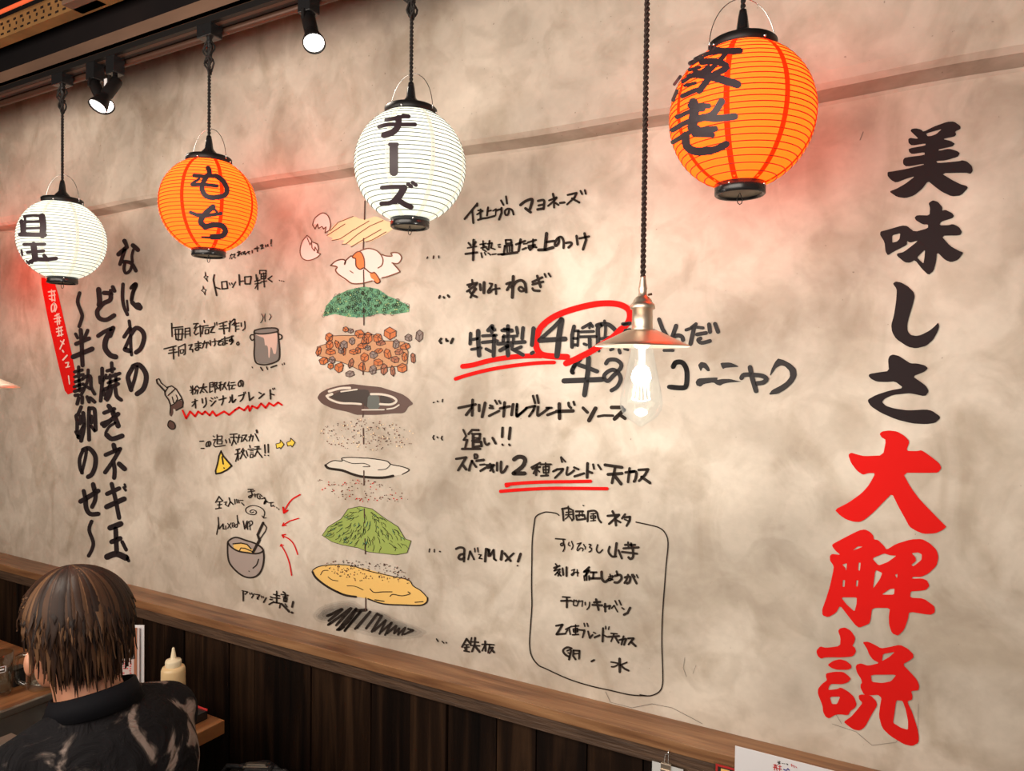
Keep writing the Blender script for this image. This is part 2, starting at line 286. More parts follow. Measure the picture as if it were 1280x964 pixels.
WRITING = '''
@painted_character|black|black brush letter at the top of the left lettering block|120 290 8.04
~44 285,90 310,150 225,225
~36 290,170 265,250 240,325
~c44 370,135 400,160 420,180
~c28 375,180 360,240 365,300
~c36 260,300 310,300 360,320 400,390
~c30 290,310 280,370 300,415 340,390 360,340
@painted_character|black|black brush letter second from the top of the rightmost column of the left block|120 290 8.04
~c34 270,525 265,650 280,750 315,830
~20 310,690 322,790
~c38 350,565 390,525 400,540 370,610 355,690
~c44 365,710 400,745 440,755
^ 370,715 440,705 475,760 450,795 400,780 360,740
@painted_character|black|black brush letter third from the top of the rightmost column of the left block|50 340 8
~c30 890,490 905,600 905,720 915,830
~36 900,560 840,650
~34 905,640 850,760
~48 850,775 895,790
~c44 910,620 960,560 1020,590 1040,660 1010,760 960,805
@painted_character|black|black brush letter at the foot of the rightmost column of the left block|50 440 8
~c44 935,140 880,240 890,310 910,380
~c34 970,150 945,270 910,380
~c48 930,145 990,130 1050,200 1060,280 1030,370 970,420
@painted_character|black|black brush letter with two small ticks at the top of the middle column of the left block|50 340 8
~c50 585,175 595,290 590,330
~c44 640,210 700,220 700,280 640,310 600,350 570,400 590,460 660,480 740,435
~34 705,185 715,225
~36 725,150 745,190
@painted_character|black|black brush letter second from the top of the middle column of the left block|50 340 8
~c40 580,640 640,600 730,560
~44 730,560 700,640
~c52 710,590 660,670 650,760 700,830 755,850
@painted_character|black|black brush character of many strokes midway down the middle column of the left block|50 440 8
~c36 620,165 620,280 615,380 605,490
~30 595,250 600,310
~28 660,230 630,290
~34 630,380 640,430
~34 715,110 720,200
~34 670,190 740,170
~34 665,260 795,215
~30 680,310 790,270
~30 700,230 700,320
~30 755,220 760,310
~36 640,375 780,320
~c38 710,350 700,420 670,480
~c38 750,350 765,440 810,480
~28 690,340 650,470
@painted_character|black|black brush letter with a curved foot in the middle column of the left block|50 440 8
~44 685,540 730,600
~38 640,610 740,570
~44 640,740 780,620
~50 730,610 780,740
~44 620,720 700,690
~c26 750,710 690,750 655,810
~c48 665,830 720,870 820,840
@painted_character|black|black brush letter with a detached slanting dab in the middle column of the left block|50 520 8
~44 735,290 750,350
~40 655,390 800,330
~c40 800,330 730,450 650,565
~c40 730,450 745,540 740,620
~48 790,480 845,530
@painted_character|black|black brush letter with two crossbars and two ticks in the middle column of the left block|50 600 8
~c40 715,40 750,180 790,380
~42 670,140 790,85
~50 665,270 840,190
~24 835,75 855,105
~22 845,45 855,70
@painted_character|black|black brush character at the foot of the middle column of the left block|50 600 8
~54 700,480 805,440
~44 755,490 765,720
~46 715,620 800,585
~34 820,620 860,700
~c60 670,770 760,740 860,780
~30 860,760 885,810
@painted_character|black|wavy black brush dash at the top of the left column of lettering|50 340 8
~c34 395,210 375,300 410,400 420,450 390,545
@painted_character|black|black brush character under the wavy dash, touching the red strip|50 340 8
~c40 405,580 415,700 420,850 425,935
~30 355,620 375,660
~34 475,585 445,660
~40 360,720 490,665
~48 330,850 520,770
@painted_character|black|black brush character of many strokes beside the foot of the red strip|50 440 8
~32 385,150 385,250
~32 345,200 420,180
~30 345,250 430,225
~30 350,300 430,270
~30 340,350 430,320
~30 390,270 395,390
~34 345,395 430,365
~c30 480,180 470,300 410,430
~c34 430,260 500,240 510,350 545,420
~30 440,330 500,370
~34 350,435 380,430
~34 385,460 370,520
~34 420,450 420,510
~34 470,450 490,500
~36 500,460 545,500
@painted_character|black|black brush character below the many-stroked one in the left column of the left block|50 440 8
~c34 410,550 380,620 360,640 370,700 370,800 385,860
~c30 400,640 405,700 400,720
~c38 430,610 440,720 430,800 410,890
~36 360,800 390,850
~28 375,850 440,720
~c36 490,560 485,700 490,880
~c38 490,570 540,570 550,660 555,780
~30 510,640 515,710
~30 510,740 545,790
@painted_character|black|looped black brush letter in the left column of the left block|50 520 8
~c34 430,340 395,430 400,520 420,570
~c30 465,330 450,430 415,570
~c44 430,340 490,325 550,400 550,500 520,580 480,610
@painted_character|black|black brush letter with two uprights near the foot of the left column of lettering|50 600 8
~c46 405,215 450,190 580,110
~38 435,110 455,200
~c44 455,190 460,280 500,340 580,340
~44 530,45 545,110
~c40 555,110 550,200 520,270
@painted_character|black|wavy black brush dash at the foot of the left column of lettering|50 600 8
~c34 515,415 490,500 530,620 520,690 485,760
@red_strip|redpaint|slanting red painted strip with small white characters|0 340 8
^ 400,55 470,60 545,62 750,960 745,1110 770,1190 660,1235 590,960 480,480
@strip_lettering|whitepaint|small white characters on the red strip|50 340 8
~14 85,200 150,190
~12 115,180 120,290
~12 90,240 150,230
~12 95,270 145,285
~12 140,200 150,290
~c14 140,310 145,370 120,400 115,340 145,315 165,350 150,395
~14 150,440 190,420
~12 170,420 175,530
~12 140,470 205,455
~12 150,500 205,490
~12 190,440 195,520
~14 165,570 220,550
~12 185,550 190,640
~12 165,600 225,585
~12 210,560 215,640
~12 175,640 230,625
~14 240,680 200,770
~12 205,690 240,720
~16 225,785 235,800
~16 270,835 230,880
~14 255,910 285,905 275,950
~12 260,955 295,945
~12 285,1040 295,1120
@drawn_layer|eggline|painted streaks of pale yellow sauce at the top of the layered food drawing|370 230 8
^mayo 330,470 400,390 500,345 590,325 640,350 700,355 800,320 900,370 960,390 1000,430 900,500 800,550 740,580 690,570 560,625 530,600 460,600 490,560 350,565 370,540 310,520
~8 310,515 490,400
~8 360,565 440,550 560,470 730,370
~8 460,605 500,600 620,500 740,420 870,365
~8 550,630 700,540 850,455
~8 700,580 760,560 900,480
~8 340,470 420,385 570,325
@drawn_layer|eggline|painted pair of cracked egg shells|370 230 8
^eggpink 165,410 190,340 265,290 320,320 345,400 335,460 300,490 280,430 240,450 200,400
^eggpink 110,515 60,580 40,670 60,740 120,765 200,740 245,700 215,690 220,620 150,560
~c10 165,410 190,340 265,290 320,320 345,400 335,460
~10 165,410 190,450 215,400 225,445 260,425 275,450 300,430 290,490 335,460
~c10 110,515 60,580 40,670 60,740 120,765 200,740 245,700
~10 110,515 145,545 160,580 215,600 225,650 210,685 245,700
~10 110,535 140,610 155,580 160,640 185,670 190,630 220,680
@drawn_layer|eggline|painted pink soft egg with an orange yolk in the layered food drawing|385 290 8
^eggpink 225,335 280,290 340,275 375,290 430,240 500,200 540,180 600,165 690,190 740,240 830,240 850,210 920,220 935,270 910,310 860,320 915,390 905,405 810,445 740,460 640,490 560,515 440,515 330,460 280,400 285,350
^yolk 450,235 490,200 530,205 565,270 560,360 520,375 480,340 475,270 445,250
^yolk 615,410 670,405 720,490 700,515 675,510 660,480 630,460
~c12 225,335 280,290 340,275 375,290 365,325 375,290 430,240 450,260 475,270 480,340 520,375 560,360 610,400 640,410 670,410 720,490 690,515 660,490
~c12 445,240 490,200 530,205 560,270 565,370
~c12 520,190 600,165 690,190 745,260 740,330 700,360
~c12 740,225 780,240 840,240 830,210 900,210 935,260 900,315 840,310
~c14 855,320 915,390 900,408 800,445 740,460
~c14 225,335 290,350 275,380 300,420 380,475 440,515 540,515 640,490
~10 420,390 450,410
@drawn_layer|inkbrown|painted dark brown puddle of sauce with white shine in the layered food drawing|385 460 8
^saucebrown 90,300 120,250 200,205 320,175 440,160 520,170 600,180 720,190 800,215 940,260 1000,300 1055,360 1000,390 975,440 940,455 850,455 700,470 560,470 480,470 400,440 250,410 140,360
^saucedark 220,290 300,240 400,220 600,215 620,260 600,400 540,365 400,355 280,320
^saucedark 720,270 800,290 860,340 800,360 720,350
^greysheen 600,270 710,270 720,410 590,410
~c20:batterwhite 185,280 220,315 320,350 440,355 530,362
~c26:batterwhite 200,275 240,262
~c24:batterwhite 210,235 320,205 420,200
~14:batterwhite 330,238 490,215
~c22:batterwhite 630,262 740,265 840,290 885,330 830,365 720,362
~12:batterwhite 540,420 760,418
~c14:batterwhite 790,412 860,400 910,370
@drawn_layer|ink|painted white disc of grated yam in the layered food drawing|385 550 8
^batterwhite 175,250 250,210 340,210 350,180 440,175 620,185 780,210 825,240 940,270 1012,300 950,345 780,375 560,370 420,340 200,285
~c10 175,250 250,208 340,212 340,182 440,175 560,182 620,185 780,210 830,245 940,268 1012,300 940,345
~c24 175,255 210,285 340,305 450,345 560,370 740,378 850,360
~c8 350,200 440,235 560,235 620,265 550,268
~c8 700,300 780,290 825,245
@drawn_layer|ink|painted yellow disc of batter at the foot of the layered food drawing|385 690 8
^batter 40,190 100,150 220,130 400,130 560,165 740,215 880,250 1010,280 1050,340 1130,390 1190,450 1190,500 1120,535 950,530 750,520 560,460 360,430 240,380 120,300
~c10 45,185 100,150 220,130 420,135 600,190 800,235 1000,280 1050,340 1130,390 1195,460
~c20 45,200 80,260 180,340 300,405 380,435 480,450
~c16 600,470 750,520 950,532 1120,535 1185,505 1195,460
~16 290,395 340,420
~c8 125,230 150,190 200,185
~c8 200,250 240,280 300,290
~c8 390,340 470,345 550,380
~c10 620,370 660,405 750,400 840,400
~c10 820,445 850,425 940,440 1020,420 1000,400
~c12 670,480 760,495
~c10 1070,505 1150,498
@wall_shading|spray|soft grey sprayed shading under the layered food drawing|385 690 8
^ 40,640 100,560 260,500 450,480 560,560 740,590 900,680 1080,740 1200,800 1120,860 900,880 600,840 400,780 220,720 90,700
^ 70,640 130,570 260,520 440,500 560,580 740,610 900,700 1060,750 1150,800 1080,840 900,850 620,810 400,750 240,700 110,680
^ 100,640 150,580 270,540 430,520 560,600 740,630 880,710 1040,765 1100,800 1040,820 900,820 640,780 420,730 260,680 130,670
^ 130,630 180,590 280,560 420,540 560,620 740,650 860,720 1000,775 1050,800 900,800 660,760 440,710 280,665 160,655
^ 90,650 140,590 240,560 300,600 240,680 140,690
^ 600,600 720,600 830,650 820,700 700,690 620,650
^ 800,690 900,690 1000,730 980,780 880,760
@wall_scribble|ink|black zigzag scribble shading under the layered food drawing|385 690 8
~c26 190,640 240,620 340,575 205,690
~c26 200,730 300,660 430,565 280,735
~c26 290,780 400,700 480,570 310,770 360,750
~26 365,790 530,590 380,770
~30 470,590 580,580
~26 470,770 620,600 490,760
~26 580,765 690,620 730,640
~26 640,795 735,640
~24 715,820 775,685 660,790
~24 770,830 835,710 730,800
~24 860,815 880,740 790,815
~22 900,830 910,765 870,810
~22 940,830 970,760 905,820
~22 960,825 1050,785 1000,770
@drawn_skewer|inkbrown|thin painted vertical line threading the layers of the food drawing|370 230 8
~12 688,170 684,355
~12 676,545 672,645
~12 675,860 678,1030
~12 678,1240 678,1410
~12 672,1760 670,1905
~12 674,2200 668,2330
~12 672,2450 676,2600
~12 678,2870 680,3010
~12 682,3250 686,3390
~12 690,3550 693,3700
~12 697,4140 697,4270
@drawn_frame|ink|hand-drawn rounded box outline around five lines of text above the wooden rail|650 620 8
~c14 390,195 360,175 290,163 240,165 160,205 140,290 122,450 118,650 115,900 118,1100 105,1300 95,1480 115,1600 180,1690 260,1730 480,1830 700,1900 900,1945 1100,1990 1260,2000
~c14 1160,262 1290,290 1390,318 1450,370 1480,470 1460,700 1445,900 1430,1100 1420,1300 1418,1500 1425,1700 1425,1880 1390,1960 1300,2000 1200,1990
@written_note|ink|heading line breaking the top edge of the hand-drawn box|650 620 8
~14 630,95 636,98
~20 425,130 435,245
~20 420,130 480,120 530,145 535,230 520,245
~18 482,105 485,145
~16 460,165 515,160
~16 455,190 520,185
~16 485,150 485,200 455,230
~16 488,200 520,240
~20 560,155 630,155
~20 560,195 640,190 655,230 570,240 560,195
~14 595,160 590,210
~14 620,160 625,205
~20 680,155 675,255
~c20 680,155 740,148 770,170 785,230 810,265
~16 710,180 755,175
~16 705,200 755,200 755,220 710,225 705,200
~16 732,175 735,250
~14 705,250 755,245
~24 925,155 940,185
~26 875,200 990,190 890,280
~24 950,210 960,295
~20 960,240 1005,265
~22 1050,185 1020,225
~24 1040,215 1100,210 1095,250 1065,300
~18 1045,235 1080,250
@written_note|ink|first line inside the hand-drawn box|650 620 8
~16 355,428 450,435
~c16 430,435 435,480 415,500 405,480 435,475 445,520 430,555
~c14 490,465 483,490 500,500
~c14 515,455 530,500 515,535
~14 570,480 610,470 575,520
~c14 590,490 570,535 580,548 605,520 630,530 625,550
~14 635,485 650,510
~14 655,510 652,530
~c16 690,485 710,490 695,515 715,525 710,550 690,560
~c18 775,490 765,540 790,570 825,540
~c22 895,510 885,560 920,605 960,605
~26 965,475 950,600
~22 985,545 1018,625
~22 1050,490 1150,490
~20 1080,465 1085,510
~20 1110,475 1115,520
~22 1035,525 1185,515
~22 1020,560 1170,578
~c24 1125,510 1130,560 1130,610 1105,630 1085,615
@written_note|ink|second line inside the hand-drawn box|650 620 8
~18 355,680 370,700
~20 340,720 395,700
~18 370,715 340,750 400,730
~18 400,735 350,790
~18 370,765 410,800
~18 400,760 380,800
~20 425,725 432,790
~22 465,715 465,800
~16 515,745 545,735 530,775
~c16 530,775 512,785 525,795 550,765 585,770
~16 572,740 575,800
~22 690,715 640,760
~24 640,760 690,745 650,800
~20 665,770 665,840
~18 640,800 645,845
~18 690,800 692,840
~20 705,765 765,765
~20 735,765 730,825
~24 700,825 800,825
~c26 815,760 820,830 850,860 880,840
~18 900,785 910,820
~c16 885,810 930,800 910,840 885,845 890,825 930,840
~20 965,755 975,790
~c24 950,800 1000,790 1015,825 980,865 945,865
~c24 1050,815 1100,810 1095,860 1070,875
~22 1080,790 1065,840 1045,870
~22 1120,790 1165,875
~16 1130,785 1150,810
~16 1165,790 1180,820
@written_note|ink|third line inside the hand-drawn box|680 700 8
~18 185,370 260,375
~20 170,410 270,408
~20 228,375 228,475
~16 280,415 325,405
~c16 300,400 295,450 325,460
~16 325,420 385,410 380,465
~16 350,405 330,460
~16 410,425 412,450
~c16 455,425 450,470 430,495
~22 500,425 560,420
~22 485,450 580,455
~22 520,395 545,500
~22 600,470 660,460 650,490
~22 610,440 612,515
~18 675,485 700,455 735,520
~18 710,410 730,450
~18 750,405 770,450
~18 780,480 800,495
~24 860,480 835,530 800,548
@written_note|ink|fourth line inside the hand-drawn box|680 700 8
~22 120,660 185,648 125,745 215,738
~18 215,695 275,665
~18 250,680 262,745
~18 235,700 220,725
~18 285,665 345,660
~16 290,690 335,685 335,720 295,722 290,690
~16 292,705 335,703
~16 315,650 315,745
~18 285,750 345,745
~20 350,700 405,705 385,775
~16 400,635 408,665
~16 430,635 440,665
~20 440,715 458,780 485,750
~16 495,725 515,735
~20 505,775 555,755
~22 590,685 585,815
~18 590,750 630,770
~16 615,665 618,690
~16 650,670 645,695
~18 670,735 730,740
~20 640,770 750,762
~18 700,740 670,815
~20 710,770 745,828
~22 755,800 820,790 800,850
~20 795,765 775,845
~22 840,785 895,785 845,845
~22 870,820 915,862
@written_note|ink|last line inside the hand-drawn box, two characters with a dot between|680 770 8
~c20 275,325 230,315 190,345 210,385 250,410
~22 270,350 250,435
~18 230,350 265,335
~16 240,370 262,375
~20 295,345 290,400 315,435
~20 295,345 355,350 350,430
~18 305,380 345,375
~20 475,455 500,442
~26 755,430 758,560
~c18 670,462 720,470 745,480 710,505 675,510
~18 830,465 765,490
~c20 765,490 800,525 845,548
@written_dots|ink|three ink dots left of the line ending in MIX|520 650 8
~14 135,290 130,320
~14 182,295 183,320
~16 235,315 242,318
@written_note|ink|short line ending in MIX and an exclamation mark|520 650 8
~c22 400,290 440,275 480,290 480,350 478,415
~c24 480,340 440,350 425,380 450,395 480,380
~20 520,395 540,315 580,395
~16 585,285 590,320
~16 615,280 620,320
~16 625,345 650,350 630,385 660,390
~24 700,290 690,415
~22 715,290 740,360 775,300 780,390 800,405
~24 730,300 725,360
~28 860,315 850,395
~24 885,335 945,410
~20 975,335 895,410
~26 1045,340 1020,415
~16 1012,458 1018,460
@written_dots|ink|three ink dots left of the lowest two-character word above the rail|540 760 8
~16 45,312 60,335
~14 100,335 118,352
~12 140,345 145,352
@written_note|ink|lowest two-character word just above the wooden rail|540 760 8
~20 345,310 300,390
~20 345,310 385,360
~16 325,370 365,368
~16 322,395 372,392
~18 345,370 345,435
~18 320,430 375,440
~16 328,405 335,425
~18 395,300 385,345
~20 430,300 425,370 400,435
~18 395,340 465,345
~18 385,375 475,380
~22 430,385 475,440
~18 500,365 555,365
~20 530,335 535,430
~18 530,370 500,430
~18 560,365 620,370
~18 575,370 560,450
~18 580,395 610,395 575,455
~20 580,400 620,445
@written_note|ink|small handwriting just right of the orange lantern with two letters|240 280 8
~10 380,320 395,300 375,350
~12 400,310 430,300 415,330
~12 420,335 435,340
~10 400,335 395,350
~12 450,285 480,275 455,320 490,290 495,310
~10 462,270 465,320
~12 500,285 530,275 510,300 540,295 530,310
~12 545,290 575,275
~12 560,275 570,300
~12 600,265 602,290
~12 620,250 640,240
~12 650,225 652,275
~12 635,250 665,240
~12 680,215 705,205
~12 685,225 710,215 690,250 715,240
~12 735,210 737,230
~12 755,205 758,225
~14 792,158 788,200
~12 790,215 793,220
@written_note|ink|handwritten line between the two small stars and the egg shells|240 280 8
~18 222,510 212,560 245,715
~16 225,630 280,650
~16 295,580 300,650 355,645 345,575 295,580
~12 370,590 378,610
~12 395,590 402,605
~14 435,580 405,635
~18 470,510 475,610
~16 480,575 515,570
~16 525,530 530,600 580,600 590,525 525,530
~16 640,510 645,560
~14 625,575 680,560
~14 630,600 685,590
~14 655,540 655,655
~12 655,600 630,645
~14 675,500 675,465 740,465 735,490
~14 690,500 740,495 735,545 690,550 690,500
~12 690,525 735,520
~14 715,490 722,630
~14 690,580 745,570
~16 800,520 760,550 800,580
~10 872,562 876,568
~10 895,568 899,572
~10 915,572 920,576
@drawn_star|ink|upper of two small four-pointed stars|240 280 8
~8 130,480 140,520 160,525 145,540 155,575 135,550 118,530 132,520 130,480
@drawn_star|ink|lower of two small four-pointed stars|240 280 8
~8 110,620 120,650 140,660 130,675 130,710 115,680 92,665 108,655 110,620
@written_note|ink|two rows of handwriting left of the stock pot drawing|200 380 8
~16 115,195 120,325
~16 115,240 225,228
~16 150,255 225,250 215,360 160,355 150,255
~14 145,305 235,300
~14 185,250 180,365
~14 250,245 250,340
~14 255,245 295,240 300,320
~12 255,275 295,270
~12 255,305 295,300
~16 335,200 380,195
~14 370,195 340,245 395,225
~14 360,245 340,290 355,310 385,290
~16 400,215 405,325
~14 405,225 480,215
~14 440,165 443,185
~14 430,225 420,300
~12 445,240 485,235
~14 450,260 485,255 485,295 450,300 450,260
~16 490,240 540,225 515,260 505,285 545,285
~12 545,190 548,215
~12 565,185 568,210
~14 590,200 670,175
~14 600,225 660,215
~16 590,250 680,240
~16 630,195 640,300
~16 700,170 690,275
~14 690,200 740,150
~14 730,160 750,155 740,220
~14 720,210 750,180
~16 755,190 755,275
~12 750,200 790,190
~12 760,225 790,220
~12 760,255 790,250
~14 810,190 812,225
~c14 845,175 848,240 825,265
~16 40,450 160,420
~14 90,465 150,455
~16 85,495 170,480
~16 130,430 135,550
~14 185,430 185,520
~14 190,430 250,400 250,500 235,510
~12 200,460 235,455 230,490 205,495 200,460
~16 285,415 320,405 295,455 325,455 325,480
~16 350,400 410,390
~14 350,420 405,415
~c16 380,375 385,450 365,465 350,450 375,435 410,440
~16 420,400 470,385 460,440
~14 445,370 425,440
~12 480,380 490,400
~14 500,365 505,415
~14 520,380 560,370
~c14 545,350 550,400 540,420
~c16 570,375 610,365 585,390 585,410 610,410
~16 615,355 680,340
~14 615,375 675,365
~c16 645,330 650,400 625,410 630,390 670,395
~16 680,340 730,320
~c16 715,320 715,370 690,370 710,350 730,370 705,405
~c14 780,380 765,395 775,412 790,400 780,380
@wall_drawing|ink|small painted drawing of a grey stock pot with steam|200 380 8
^potgrey 945,265 1000,250 1100,240 1165,245 1180,300 1195,400 1190,560 1100,595 1000,600 950,560 935,420
^potpink 955,305 1000,300 1080,298 1170,285 1175,340 1160,500 1135,500 1120,440 1105,430 1095,540 1085,540 1080,430 1060,410 1050,420 1040,340 1010,330 985,320
~c16 945,265 1010,248 1100,240 1165,245 1175,275 1080,295 1000,300 945,290 945,265
~c16 940,280 945,400 940,500 955,580 1000,605 1080,605 1180,565 1195,480 1185,350 1178,280
~c14 940,310 910,310 900,335 920,365 940,350
~c14 1185,300 1215,315 1215,345 1195,355
~c8 1015,100 1030,140 1005,190
~c8 1050,100 1045,130 1050,175
~c8 1095,100 1110,125 1090,160
~14 1005,635 1025,665
~14 1065,630 1075,655
~18 1110,635 1165,615
~10 1220,600 1225,610
~10 1240,590 1245,605
~10 920,630 925,640
@written_note|ink|two rows of neat lettering over the red zigzag|190 460 8
~14 385,185 392,205
~14 380,225 430,215
~14 405,180 405,265
~12 405,225 390,250
~14 440,185 420,215
~14 450,180 470,205
~14 430,225 460,220 450,260
~12 440,230 425,260
~16 475,200 545,190
~16 515,160 505,200 480,250
~16 515,205 550,245
~12 505,235 515,245
~14 575,150 610,145 610,190 575,190 575,150
~12 575,170 610,168
~14 575,190 575,245 605,230
~14 625,145 630,245
~14 625,150 650,145 640,180 655,200 635,215
~12 670,150 690,140
~14 665,175 700,165
~14 682,150 682,225
~12 680,180 665,210
~14 735,145 700,215
~14 710,165 745,215
~12 720,160 725,150
~14 770,140 755,180
~14 768,170 770,220
~14 790,150 825,145
~14 780,175 835,170
~14 805,175 790,210 825,205
~c16 885,130 890,170 870,185 860,160 885,125 910,140 905,185
~14 400,345 450,325
~16 430,315 435,400
~14 430,345 400,385
~16 500,310 505,350
~c16 535,300 540,360 515,395
~14 590,300 605,310
~14 580,325 595,335
~16 590,380 635,330
~12 625,295 632,305
~12 645,290 652,300
~16 670,320 740,300
~c16 710,280 710,330 695,370
~c16 780,290 785,320 770,345
~c18 800,270 805,345 835,315
~16 865,280 920,265 905,310 880,335
~12 915,245 920,260
~12 930,240 935,255
~18 965,245 975,325 1015,290
~16 1070,245 1090,258
~18 1070,305 1120,260
~18 1180,220 1185,310
~16 1185,260 1220,270
~12 1205,205 1210,218
~12 1222,200 1226,212
@red_zigzag|redpaint|red zigzag line under two rows of neat lettering|190 460 8
~20 305,425 340,505 380,435 430,485 460,435 500,465 530,435 575,475 605,435 640,480 720,435 770,470 830,420 870,395 920,425 960,380 975,430 1000,380 1050,405 1090,355 1135,400 1170,350 1215,380 1260,345 1300,372
@wall_drawing|ink|small painted drawing of a sauce brush with a falling drop|190 460 8
^saucebrown 180,380 210,375 250,340 290,320 305,345 300,400 240,425 210,400 212,450 195,490 172,470 175,420
^saucebrown 180,525 210,540 232,575 225,605 195,612 160,585 160,550
~12 45,115 70,108 90,150 145,195
~18 45,120 50,150 125,230
~14 145,195 195,180 240,210 290,290 310,340 305,390 240,425
~14 125,225 130,270 165,320 185,375 180,450
~12 130,240 160,190
~12 160,275 230,210
~10 240,270 255,310 240,330
~10 200,290 215,350
~12 180,380 220,360 250,330 300,310
~c12 180,525 215,545 232,585 220,610 190,612 158,580 165,540 180,525
@written_note|ink|two rows of handwriting above the yellow warning triangle|240 500 8
~14 78,415 115,412
~14 90,485 120,485
~c14 165,420 160,460 140,465 145,430 175,415 185,440 170,465
~12 210,360 222,370
~12 210,400 235,395 215,440
~14 215,450 230,470 330,455
~14 250,350 250,440
~12 250,365 300,360 295,395 255,395
~12 255,410 300,408 298,440 255,440
~14 335,400 345,430
~14 370,390 380,430
~14 380,345 450,340
~14 385,375 445,372
~14 415,345 415,400 395,455
~14 415,395 440,440
~14 445,380 500,370 490,420
~14 470,350 455,425
~14 500,355 545,350 505,415
~14 525,385 550,410
~14 565,370 610,360 600,410
~14 590,345 570,410
~14 630,340 665,410
~20 645,305 650,325
~16 440,500 475,490
~14 430,545 480,530
~16 455,500 460,600
~12 455,545 435,615
~14 510,485 490,520
~14 520,500 480,590
~14 500,520 540,580
~14 540,510 555,560
~14 575,455 580,475
~14 560,495 615,490
~12 580,510 610,508
~12 580,530 610,528
~12 580,548 610,545 608,575 580,578 580,548
~14 625,495 685,490
~14 625,470 670,465 665,490
~14 650,465 650,510 625,565
~14 655,515 700,575
~16 725,450 730,530
~16 760,445 762,525
~14 725,552 730,554
~14 760,555 765,557
@wall_drawing|ink|small painted yellow warning triangle|240 500 8
^yellow 290,515 330,580 395,660 330,705 240,740 232,715 255,620 280,530
~18 290,515 310,560 345,600 395,660 350,700 290,730 240,740 235,710 255,640 270,560 290,510
~16 300,570 312,640
~14 318,680 322,683
@wall_drawing|ink|first of two small yellow arrows, beside the warning text|240 500 8
^yellow 838,440 880,430 882,400 920,445 885,490 880,475 845,485
~8 838,440 880,430 882,400 920,445 885,490 880,475 845,485 838,440
@wall_drawing|ink|second of two small yellow arrows, farther from the warning text|240 500 8
^yellow 945,425 985,410 985,382 1030,425 1000,472 990,455 955,462
~8 945,425 985,410 985,382 1030,425 1000,472 990,455 955,462 945,425
@written_note|ink|handwriting reading Mixed up with curved scribble above the bowl|250 600 8
~14 190,165 155,225
~14 190,170 225,210
~12 175,220 215,215
~12 175,250 215,245
~12 195,220 190,280
~14 155,290 210,280
~12 240,225 265,220 250,245 270,260
~14 290,180 300,220 280,265
~14 300,215 330,245
~12 345,195 350,240
~12 365,195 370,230
~12 385,200 390,230
~12 400,205 430,205
~12 415,230 440,255
~14 480,95 530,95
~12 480,120 545,110
~c14 505,95 520,150 500,180 485,165 530,150
~12 545,140 550,170
~12 555,150 590,140
~c12 570,140 575,180 600,190 595,160
~12 600,145 620,165
~12 615,190 650,180
~c14 640,175 660,215 640,240 650,210 680,225
~12 690,230 730,225
~c12 710,225 710,265 735,255
~8 740,265 745,270
~8 765,275 770,285
~8 785,290 787,298
~12 180,375 185,440 165,545
~13 185,440 190,490 230,440 230,490 245,490
~10 255,460 258,495
~10 275,435 310,485
~10 310,430 275,485
~c9 325,460 345,440 325,430 322,470 345,470
~c10 370,440 345,460 365,475 375,440 370,355 375,400 392,440
~14 430,410 445,490 465,420
~12 470,410 475,495
~10 460,480 485,420
~c12 485,420 515,410 522,440 490,465
~10 495,430 500,500
~c10 535,320 510,330 500,310 530,300 560,315 550,345 500,345 460,320 460,285 510,258 570,262 625,290 645,330 635,375
~10 620,360 635,383 660,380
@wall_drawing|ink|small painted drawing of a mixing bowl of batter with a brush|250 600 8
^bowlgrey 275,650 290,610 350,575 450,605 560,640 630,700 635,780 620,880 570,950 520,975 460,970 380,930 300,840 275,760
^batter 330,640 400,630 470,640 520,690 560,720 520,735 400,715 340,690
~c18 275,650 285,610 355,575 450,602 560,640 625,690 620,720 560,738 480,730 380,712 310,670 280,630
~c18 275,650 278,760 300,840 370,920 450,970 530,975 590,940 625,870 638,780 632,710
~14 330,640 410,632 470,645 510,690
~12 390,715 410,680 450,685 530,720
~26 530,725 595,600
~24 590,590 575,550 630,430
~12 630,430 665,475 655,510 600,590
~c14 585,795 565,850 530,882
~10 488,912 494,916
@drawn_arrow|redpaint|uppermost of four thin red arrows right of the mixing bowl|250 600 8
~c14 1000,148 920,195 870,260 838,325
~20 830,275 838,330 875,305
@drawn_arrow|redpaint|second from the top of four thin red arrows right of the mixing bowl|250 600 8
~12 985,385 900,410 825,455
~12 835,430 822,460 860,455
@drawn_arrow|redpaint|third from the top of four thin red arrows right of the mixing bowl|250 600 8
~c12 975,745 945,660 900,600 830,558
~14 855,545 820,552 835,580
@drawn_arrow|redpaint|lowest of four thin red arrows right of the mixing bowl|250 600 8
~c12 915,955 895,840 860,740 812,655
~10 800,665 810,645 835,655
@written_note|ink|short warning word ending in an exclamation mark under the mixing bowl|250 660 8
~14 420,628 475,640 450,665
~16 430,640 432,730
~12 495,650 500,665
~12 515,650 520,665
~14 540,660 515,700
~16 555,665 595,672 570,710
~12 570,690 580,715
~10 612,680 616,700
~10 630,685 634,700
~16 660,700 635,745
~18 705,690 725,700
~18 700,715 720,718
~18 690,765 735,740
~16 765,635 768,655
~16 735,665 795,680
~16 740,700 795,705
~18 765,660 765,750
~18 740,745 800,755
~18 830,640 850,655
~16 810,665 880,675
~16 830,690 870,690
~14 835,705 870,705 865,740 835,735 835,705
~16 850,665 850,740
~16 800,765 795,800
~20 815,760 890,838
~14 850,760 870,790
~20 930,740 920,790
~20 915,845 925,850
@written_note|ink|handwritten line beside the two eggs, topmost line of text right of the burger-like stack|560 220 8
~20 165,430 290,280
~20 242,345 252,470
~20 290,275 290,300
~20 300,345 345,350 290,385
~20 325,335 325,425
~20 300,440 345,425
~20 400,315 390,395
~18 395,355 430,345
